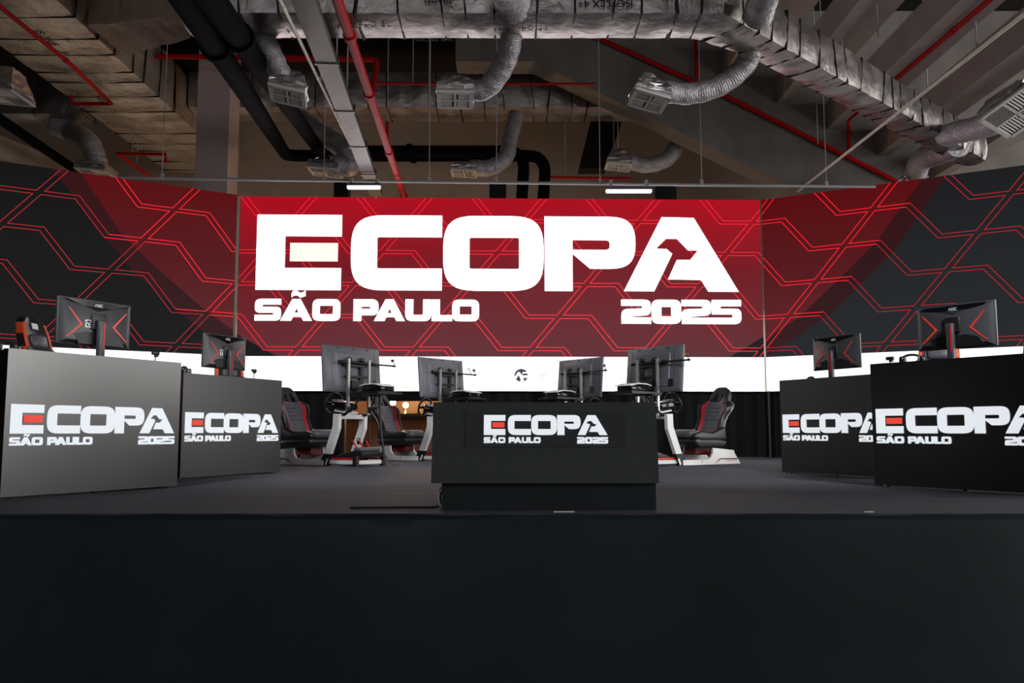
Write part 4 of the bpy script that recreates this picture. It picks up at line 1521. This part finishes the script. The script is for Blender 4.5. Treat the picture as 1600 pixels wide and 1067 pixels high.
# ------------------------------------------------------------------ diffusers with flexible hoses
def diffuser(label, c, hose, size=.6, tilt=(0, 0, 0), hr=.17, high=.42, hang=False):
    t = thing('air_diffuser', label, 'air diffuser', c, 0, 'hanging air diffusers')
    R = Euler(tilt).to_matrix()
    h = size / 2
    m = MB()
    lo = [R @ Vector(p) for p in ((-h, -h, .03), (h, -h, .03), (h, h, .03), (-h, h, .03))]
    md = [R @ Vector(p) for p in ((-h * .98, -h * .98, .12), (h * .98, -h * .98, .12), (h * .98, h * .98, .12), (-h * .98, h * .98, .12))]
    hi = [R @ Vector(p) for p in ((-h * .55, -h * .5, high), (h * .6, -h * .5, high * .95), (h * .6, h * .55, high * .92), (-h * .55, h * .55, high))]
    bm = bmesh.new()
    V = [bm.verts.new(p) for p in lo + md + hi]
    for a in (0, 4):
        for k in range(4):
            bm.faces.new((V[a + k], V[a + (k + 1) % 4], V[a + 4 + (k + 1) % 4], V[a + 4 + k]))
    bm.faces.new(V[8:12]); bm.faces.new(list(reversed(V[0:4])))
    bmesh.ops.subdivide_edges(bm, edges=bm.edges[:], cuts=3, use_grid_fill=True)
    rnd = random.Random(int(c[0] * 100))
    for v in bm.verts:
        if (R.inverted() @ v.co).z > .06:
            v.co += Vector((rnd.uniform(-.02, .02), rnd.uniform(-.02, .02), rnd.uniform(-.02, .02)))
    m.bm(bm, smooth=False); m.build('plenum_box', M_foil, t)
    m = MB()
    f = size / 2
    for s in (-1, 1):
        m.box(R @ Vector((s * (f - .02), 0, .015)), (.045, size, .03), R); m.box(R @ Vector((0, s * (f - .02), .015)), (size, .045, .03), R)
    m.box(R @ Vector((0, 0, .015)), (.03, size, .025), R); m.box(R @ Vector((0, 0, .015)), (size, .03, .025), R)
    q_ = f / 2
    for ix, iy in ((-1, -1), (1, -1), (-1, 1), (1, 1)):
        horiz = (ix * iy) > 0
        for k in range(7):
            o_ = -q_ + .045 + k * (size / 2 - .09) / 6
            if horiz:
                m.box(R @ Vector((ix * q_, iy * q_ + o_, .015)), (f - .05, .014, .02), R @ Euler((.5, 0, 0)).to_matrix())
            else:
                m.box(R @ Vector((ix * q_ + o_, iy * q_, .015)), (.014, f - .05, .02), R @ Euler((0, .5, 0)).to_matrix())
    m.box(R @ Vector((0, 0, .032)), (size - .03, size - .03, .006), R, mi=1)
    m.build('grille', [M_grille, M_grilled], t)
    # hose: control points relative to world
    pts = smooth_path([Vector(p) - Vector(c) for p in hose], 40)
    rs = [hr * (1 + .022 * math.sin(k * 2.1) + .03 * math.sin(k * .31)) for k in range(len(pts))]
    m = MB(); m.tube(pts, rs, 18); m.build('flexible_hose', M_flex, t)
    if hang:
        m = MB(); m.tube([(0, 0, high * .7), (0, 0, HC - c[2])], .01, 6); m.build('hanger', M_zinc, t)
    return t


def hose_px(seq):
    return [at(px, py, Y) for px, py, Y in seq]
YD = yc
def dsz(px, Y):
    return px / F * Y
diffuser('air diffuser hanging left of middle, its hose dropping from the cross duct', at(711, 158, YD + .7), hose_px([(800, 30, YD + .2), (797, 68, YD + .3), (785, 105, YD + .5), (758, 138, YD + .65), (722, 140, YD + .7)]), dsz(58, YD + .7), (-.10, .0, 0.06), .125, .3)
diffuser('air diffuser over the concrete raker with a long hose from the bent duct', at(1013, 160, YD + .8), hose_px([(1178, 50, YD + .5), (1168, 95, YD + .8), (1130, 130, YD + .9), (1080, 146, YD + .9), (1030, 142, YD + .8)]), dsz(58, YD + .8), (-.1, .25, .1), .125, .3)
diffuser('air diffuser hanging between the black pipes and the steel trunking', at(449, 152, YD + .5), hose_px([(402, 40, YD + .2), (418, 72, YD + .3), (434, 108, YD + .4), (448, 135, YD + .5)]), dsz(58, YD + .5), (-.1, .18, .15), .125, .3)
diffuser('air diffuser low at middle in front of the horizontal black pipes', at(725, 272, 17.2), hose_px([(806, 180, 17.9), (797, 215, 17.7), (790, 246, 17.5), (765, 262, 17.3), (735, 262, 17.2)]), .5, (0, .05, 0), .16, .2)
diffuser('small far air diffuser right of the black elbows under the raker', at(966, 262, 17.9), hose_px([(1062, 216, 17.9), (1045, 246, 17.9), (1010, 258, 17.9), (975, 250, 17.9)]), .52, (0, .1, 0), .16, .38, hang=True)
diffuser('far air diffuser just left of the steel trunking near the rail', at(508, 270, 17.0), hose_px([(470, 186, 18.2), (500, 208, 17.7), (540, 235, 17.2), (548, 258, 17.1), (515, 258, 17.0)]), .6, (0, .1, 0), .2, .25)
diffuser('air diffuser at the far left under the side duct with a drooping hose', at(150, 272, 17.0), hose_px([(85, 196, yl - .3), (112, 206, yl - .4), (138, 222, 17.0), (150, 250, 17.0), (152, 264, 17.0)]), .6, (0, .1, 0), .2, .25)
diffuser('air diffuser cut by the left photo edge below the trunk duct', at(2, 152, 13.5), hose_px([(-60, 60, 13.5), (-50, 90, 13.5), (-20, 120, 13.5), (2, 138, 13.5)]), .7, (0, .1, 0), .2, .45)
diffuser('brightly lit air diffuser cut by the right photo edge', at(1590, 178, 10.2), hose_px([(1478, 212, 12.9), (1500, 206, 12.4), (1540, 196, 11.6), (1580, 176, 10.6), (1596, 165, 10.25)]), dsz(84, 10.2), (-.42, .22, .5), .16, .3)
diffuser('air diffuser at lower right whose hose curls under the bent duct', at(1425, 288, 15.6), hose_px([(1498, 226, 13.5), (1470, 238, 14.2), (1440, 250, 15.0), (1428, 277, 15.6)]), .4, (0, 0, 0), .19, .15)
diffuser('bright foil hose and diffuser above the top edge at middle', at(800, -75, YD - 1.6), hose_px([(800, 10, YD - .22), (798, -5, YD - .5), (790, -30, YD - 1.0), (800, -65, YD - 1.6)]), .45, (0, 0, 0), .19, .25)
diffuser('bright foil hose and diffuser above the top edge by the duct bend', at(1230, -80, YD - 1.5), hose_px([(1185, 25, YD - .2), (1190, 5, YD - .5), (1205, -30, YD - .9), (1228, -70, YD - 1.5)]), .45, (0, 0, 0), .15, .25)

# ------------------------------------------------------------------ pipes, conduits, trunking
def pipe(name, label, pts, r, m_, group=None, couplings=(), cat='pipe', n=14, bend=0.0, hang=()):
    pts = [Vector(p) for p in pts]
    b = pts[0]
    t = thing(name, label, cat, b, 0, group)
    if bend:
        out = [pts[0]]
        for k in range(1, len(pts) - 1):
            a, c, d = pts[k - 1], pts[k], pts[k + 1]
            s, e = c + (a - c).normalized() * bend, c + (d - c).normalized() * bend
            for j in range(7):
                u = j / 6
                out.append(s * (1 - u) ** 2 + c * 2 * u * (1 - u) + e * u * u)
        out.append(pts[-1]); pts = out
    mb = MB(); mb.tube([p - b for p in pts], r, n); mb.build('pipe_run', m_, t)
    for f in couplings:
        L = [(pts[k + 1] - pts[k]).length for k in range(len(pts) - 1)]
        s = f * sum(L)
        for k in range(len(L)):
            if s <= L[k]:
                break
            s -= L[k]
        d = (pts[k + 1] - pts[k]).normalized(); c = pts[k] + d * s - b
        mb = MB(); mb.tube([c - d * .06, c - d * .055, c + d * .055, c + d * .06], [r, r * 1.28, r * 1.28, r], n)
        mb.build('coupling', m_, t)
    for f in hang:
        k, u = int(f), f - int(f)
        c = pts[k] + (pts[k + 1] - pts[k]) * u
        mb = MB(); mb.tube([c - b, Vector((c.x, c.y, HC)) - b], .01, 6); mb.build('hanger', M_zinc, t)
    return t


def P(px, py, h):
    return atz(px, py, CAMZ + h)
def ext(a, b, f):                       # extend the line a->b past a by factor f
    return a + (a - b) * f

a, b = P(527, 0, 4.2), at(630, 303, 16.5)
pipe('sprinkler_pipe', 'thick bright red sprinkler pipe running away above the left of middle', [ext(a, b, .5), b + (b - a) * .1], .055, M_red, None, (.2, .38, .52, .72, .95))
# galvanised trunking
a, b = P(476, 0, 4.15), at(588, 303, 16.8)
a = ext(a, b, .5)
t = thing('cable_trunking', 'flat galvanised steel trunking running away beside the red pipe', 'trunking', a)
d = (b - a).normalized(); nrm = Vector((d.y, -d.x, 0)); L = (b - a).length
R3 = Matrix((nrm, d, Vector((0, 0, 1)))).transposed()
m = MB(); m.box((b - a) / 2, (.235, L, .09), R3); m.build('channel', M_galv, t)
k = 0.6
while k < L:
    m = MB(); m.box(d * k + Vector((0, 0, -.005)), (.28, .05, .105), R3); m.build('joint_cover', M_galv, t)
    k += 1.75
a, b = P(437, 0, 4.1), at(590, 312, 17.7)
pipe('conduit', 'thin white conduit running away beside the galvanised trunking', [ext(a, b, .4), b], .02, M_white_tube, None, (.3, .45, .6, .8), 'conduit', 8)
a, b = P(1600, 22, 4.05), at(1246, 299, 16.4)
pipe('conduit', 'pale conduit slanting down from the right photo edge', [ext(a, b, .3), b], .022, M_white_tube, None, (.5,), 'conduit', 8)
# two insulated black pipes with a long level run and elbows
hb_ = 5.85
a = P(290, 0, 3.6)
e1 = at(448, 240, 18.6); e1.z = CAMZ + hb_
f1 = at(853, 240, 18.6); f1.z = e1.z
b1 = Vector((e1.x, 18.6, e1.z))
pipe('insulated_pipe', 'left thick black insulated pipe bending right below the far duct', [ext(a, b1, .5), b1, f1, f1 + Vector((-.15, 0, -2.4))], .125, M_blackpipe, 'black insulated pipes', (.3, .8), n=16, bend=.4)
a = P(332, 0, 3.6); b1 = at(500, 248, 18.1); b1.z = CAMZ + hb_ - .06
f1 = at(820, 250, 18.1); f1.z = b1.z
pipe('insulated_pipe', 'right thick black insulated pipe bending toward the nearer drop', [ext(a, b1, .5), b1, f1, f1 + Vector((-.15, 0, -2.4))], .12, M_blackpipe, 'black insulated pipes', (.3, .8), n=16, bend=.4)
# thin red sprinkler branches
g = 'thin red sprinkler branches'
yw = 16.8
pipe('sprinkler_branch', 'red pipe slanting across the concrete raker', [at(925, 55, yw), at(1130, 148, yw), at(1402, 284, yw)], .045, M_red, g, (.25, .5, .75), n=10)
pipe('sprinkler_branch', 'short red riser on the raker above the long hose', [at(1088, 60, yw), at(1088, 122, yw)], .04, M_red, g, n=10)
p1, p2, p3 = at(1326, 186, yw), at(1326, 236, yw), P(1545, -10, 6.2)
pipe('sprinkler_branch', 'red pipe under the stand steps dropping to the raker pipe', [P(1700, -130, 5.9), Vector((p1.x, yw, p1.z)), p2], .042, M_red, g, (.4, .7), n=10)
pipe('sprinkler_branch', 'dark red level pipe from the column to the steel trunking', [at(245, 88, 16.2), at(590, 93, 16.2), at(578, 168, 16.2)], .05, M_red, g, (.5,), n=10, bend=.1, hang=(.3,))
pipe('sprinkler_branch', 'thin red pipe slanting under the wide trunk duct', [P(-60, -55, 5.9), P(0, 10, 5.9), P(116, 105, 5.9), P(174, 162, 5.9), P(112, 162, 5.9), P(112, 152, 5.9)], .035, M_red, g, (.5,), n=8)
pipe('sprinkler_branch', 'red pipe with a short drop near the left end of hanging rail', [P(240, 280, 5.8), P(184, 240, 5.8), P(259, 241, 5.8), P(259, 241, 5.8) - Vector((0, 0, .18))], .035, M_red, g, n=8, hang=(.5, 1.3))
pipe('sprinkler_branch', 'thin red pipe behind the diffusers at middle', [at(590, 130, 16.4), at(700, 131, 16.4), at(930, 131, 16.4)], .025, M_red, g, n=8, hang=(.5,))
pipe('sprinkler_branch', 'thin red drop beside the thick red pipe', [at(605, 190, 16.5), at(605, 240, 16.5)], .03, M_red, g, n=8, hang=(0,))
pipe('sprinkler_branch', 'thin dark red level pipe behind the right end of hanging rail', [at(858, 277, 19.0), at(985, 279, 19.0)], .03, M_red, g, n=8, hang=(.2, .8))
# dark cable pipe and concrete edge at the far upper left
a, b = P(0, 186, 5.2), P(128, 272, 5.2)
pipe('cable_pipe', 'straight black pipe slanting at the far upper left', [ext(a, b, .5), b + (b - a) * .3], .09, M_blackpipe, None, n=10)
m = MB()
a, b = P(-20, 226, 5.3), P(150, 292, 5.3)
d = (b - a).normalized(); nrm = Vector((d.y, -d.x, 0)); R3 = Matrix((nrm, d, Vector((0, 0, 1)))).transposed()
m.box((a + b) / 2, (.35, (b - a).length * 1.6, .4), R3)
struct(m.build('edge_beam', M_concl))

# ------------------------------------------------------------------ hanging rail with light fittings
YRL = 15.0
r0, r1 = at(183, 278, YRL), at(1400, 292.5, YRL + .25)
rail = thing('hanging_rail', 'long thin steel rail hung level above the video wall', 'rail', r0)
m = MB(); m.tube([(0, 0, 0), r1 - r0], .026, 10); m.build('rail_tube', M_zinc, rail)
for px in (252, 502, 666, 771, 933, 1093, 1290):
    f = (px - 183) / (1400 - 183)
    p = (r1 - r0) * f
    m = MB(); m.tube([p, p + Vector((0, 0, HC - r0.z - p.z))], .008, 6); m.box(p + Vector((0, 0, .04)), (.05, .05, .09)); m.build('hanger_rod', M_zinc, rail)
def tube_light(x0, x1, py, label):
    a, b = at(x0, py, YRL), at(x1, py, YRL + .0)
    b.z = a.z
    L = (b - a).length
    t = thing('tube_light', label, 'light fitting', (a + b) / 2, 0, 'tube lights under the rail')
    m = MB(); m.box((0, 0, .045), (L, .12, .05)); m.build('housing', M_galv, t)
    m = MB(); m.rbox((0, 0, 0), (L * .97, .10, .045), .018); m.build('diffuser', M_tube, t)
    f = ((x0 + x1) / 2 - 183) / (1400 - 183)
    zr = (r0 + (r1 - r0) * f).z
    for s in (-.38, .38):
        m = MB(); m.box((s * L, 0, (.06 + zr - a.z) / 2 + .01), (.05, .05, zr - a.z - .03)); m.build('bracket', M_zinc, t)
tube_light(542, 595, 293, 'lit tube light under the rail beside the galvanised trunking')
tube_light(946, 1019, 299, 'lit tube light under the rail above the letter P')

# dark towers showing just above the screen
for x0, x1, py, lab in ((524, 546, 287, 'dark tower top showing behind the screen, below the lit tube left'), (765, 791, 288, 'dark tower top showing behind the screen beside the black pipe drops'),
                        (1024, 1055, 291, 'dark tower top showing behind the screen right of the lit tube')):
    a, b = at(x0, py, 17.0), at(x1, py, 17.0)
    t = thing('equipment_tower', lab, 'tower', ((a.x + b.x) / 2, 17.0, 0), 0, 'dark towers behind the screen')
    m = MB(); m.rbox((0, 0, a.z / 2), (b.x - a.x, .3, a.z), .01); m.build('casing', M_black, t)
    m = MB(); m.box((0, 0, .01), (b.x - a.x + .1, .4, .02)); m.build('base_plate', M_blackm, t)

# suspension rods of the ducts and pipes
def rod(px, py, Y, label):
    p = at(px, py, Y)
    m = MB(); m.tube([p, Vector((p.x, p.y, HC))], .012, 6)
    tag(m.build('threaded_rod', M_zinc), label, 'rod', 'thin steel suspension rods')
RL = 'thin steel suspension rod hanging from the ceiling above the ducts'
for px, py, Y in ((1317, 110, 14.5), (1372, 60, 13.5), (1449, 135, 15.4), (1526, 72, 13), (501, 135, 12.8), (542, 150, 13.2), (526, 90, 12.5), (670, 190, 16.2), (1278, 225, 16.5)):
    rod(px, py, Y, RL)
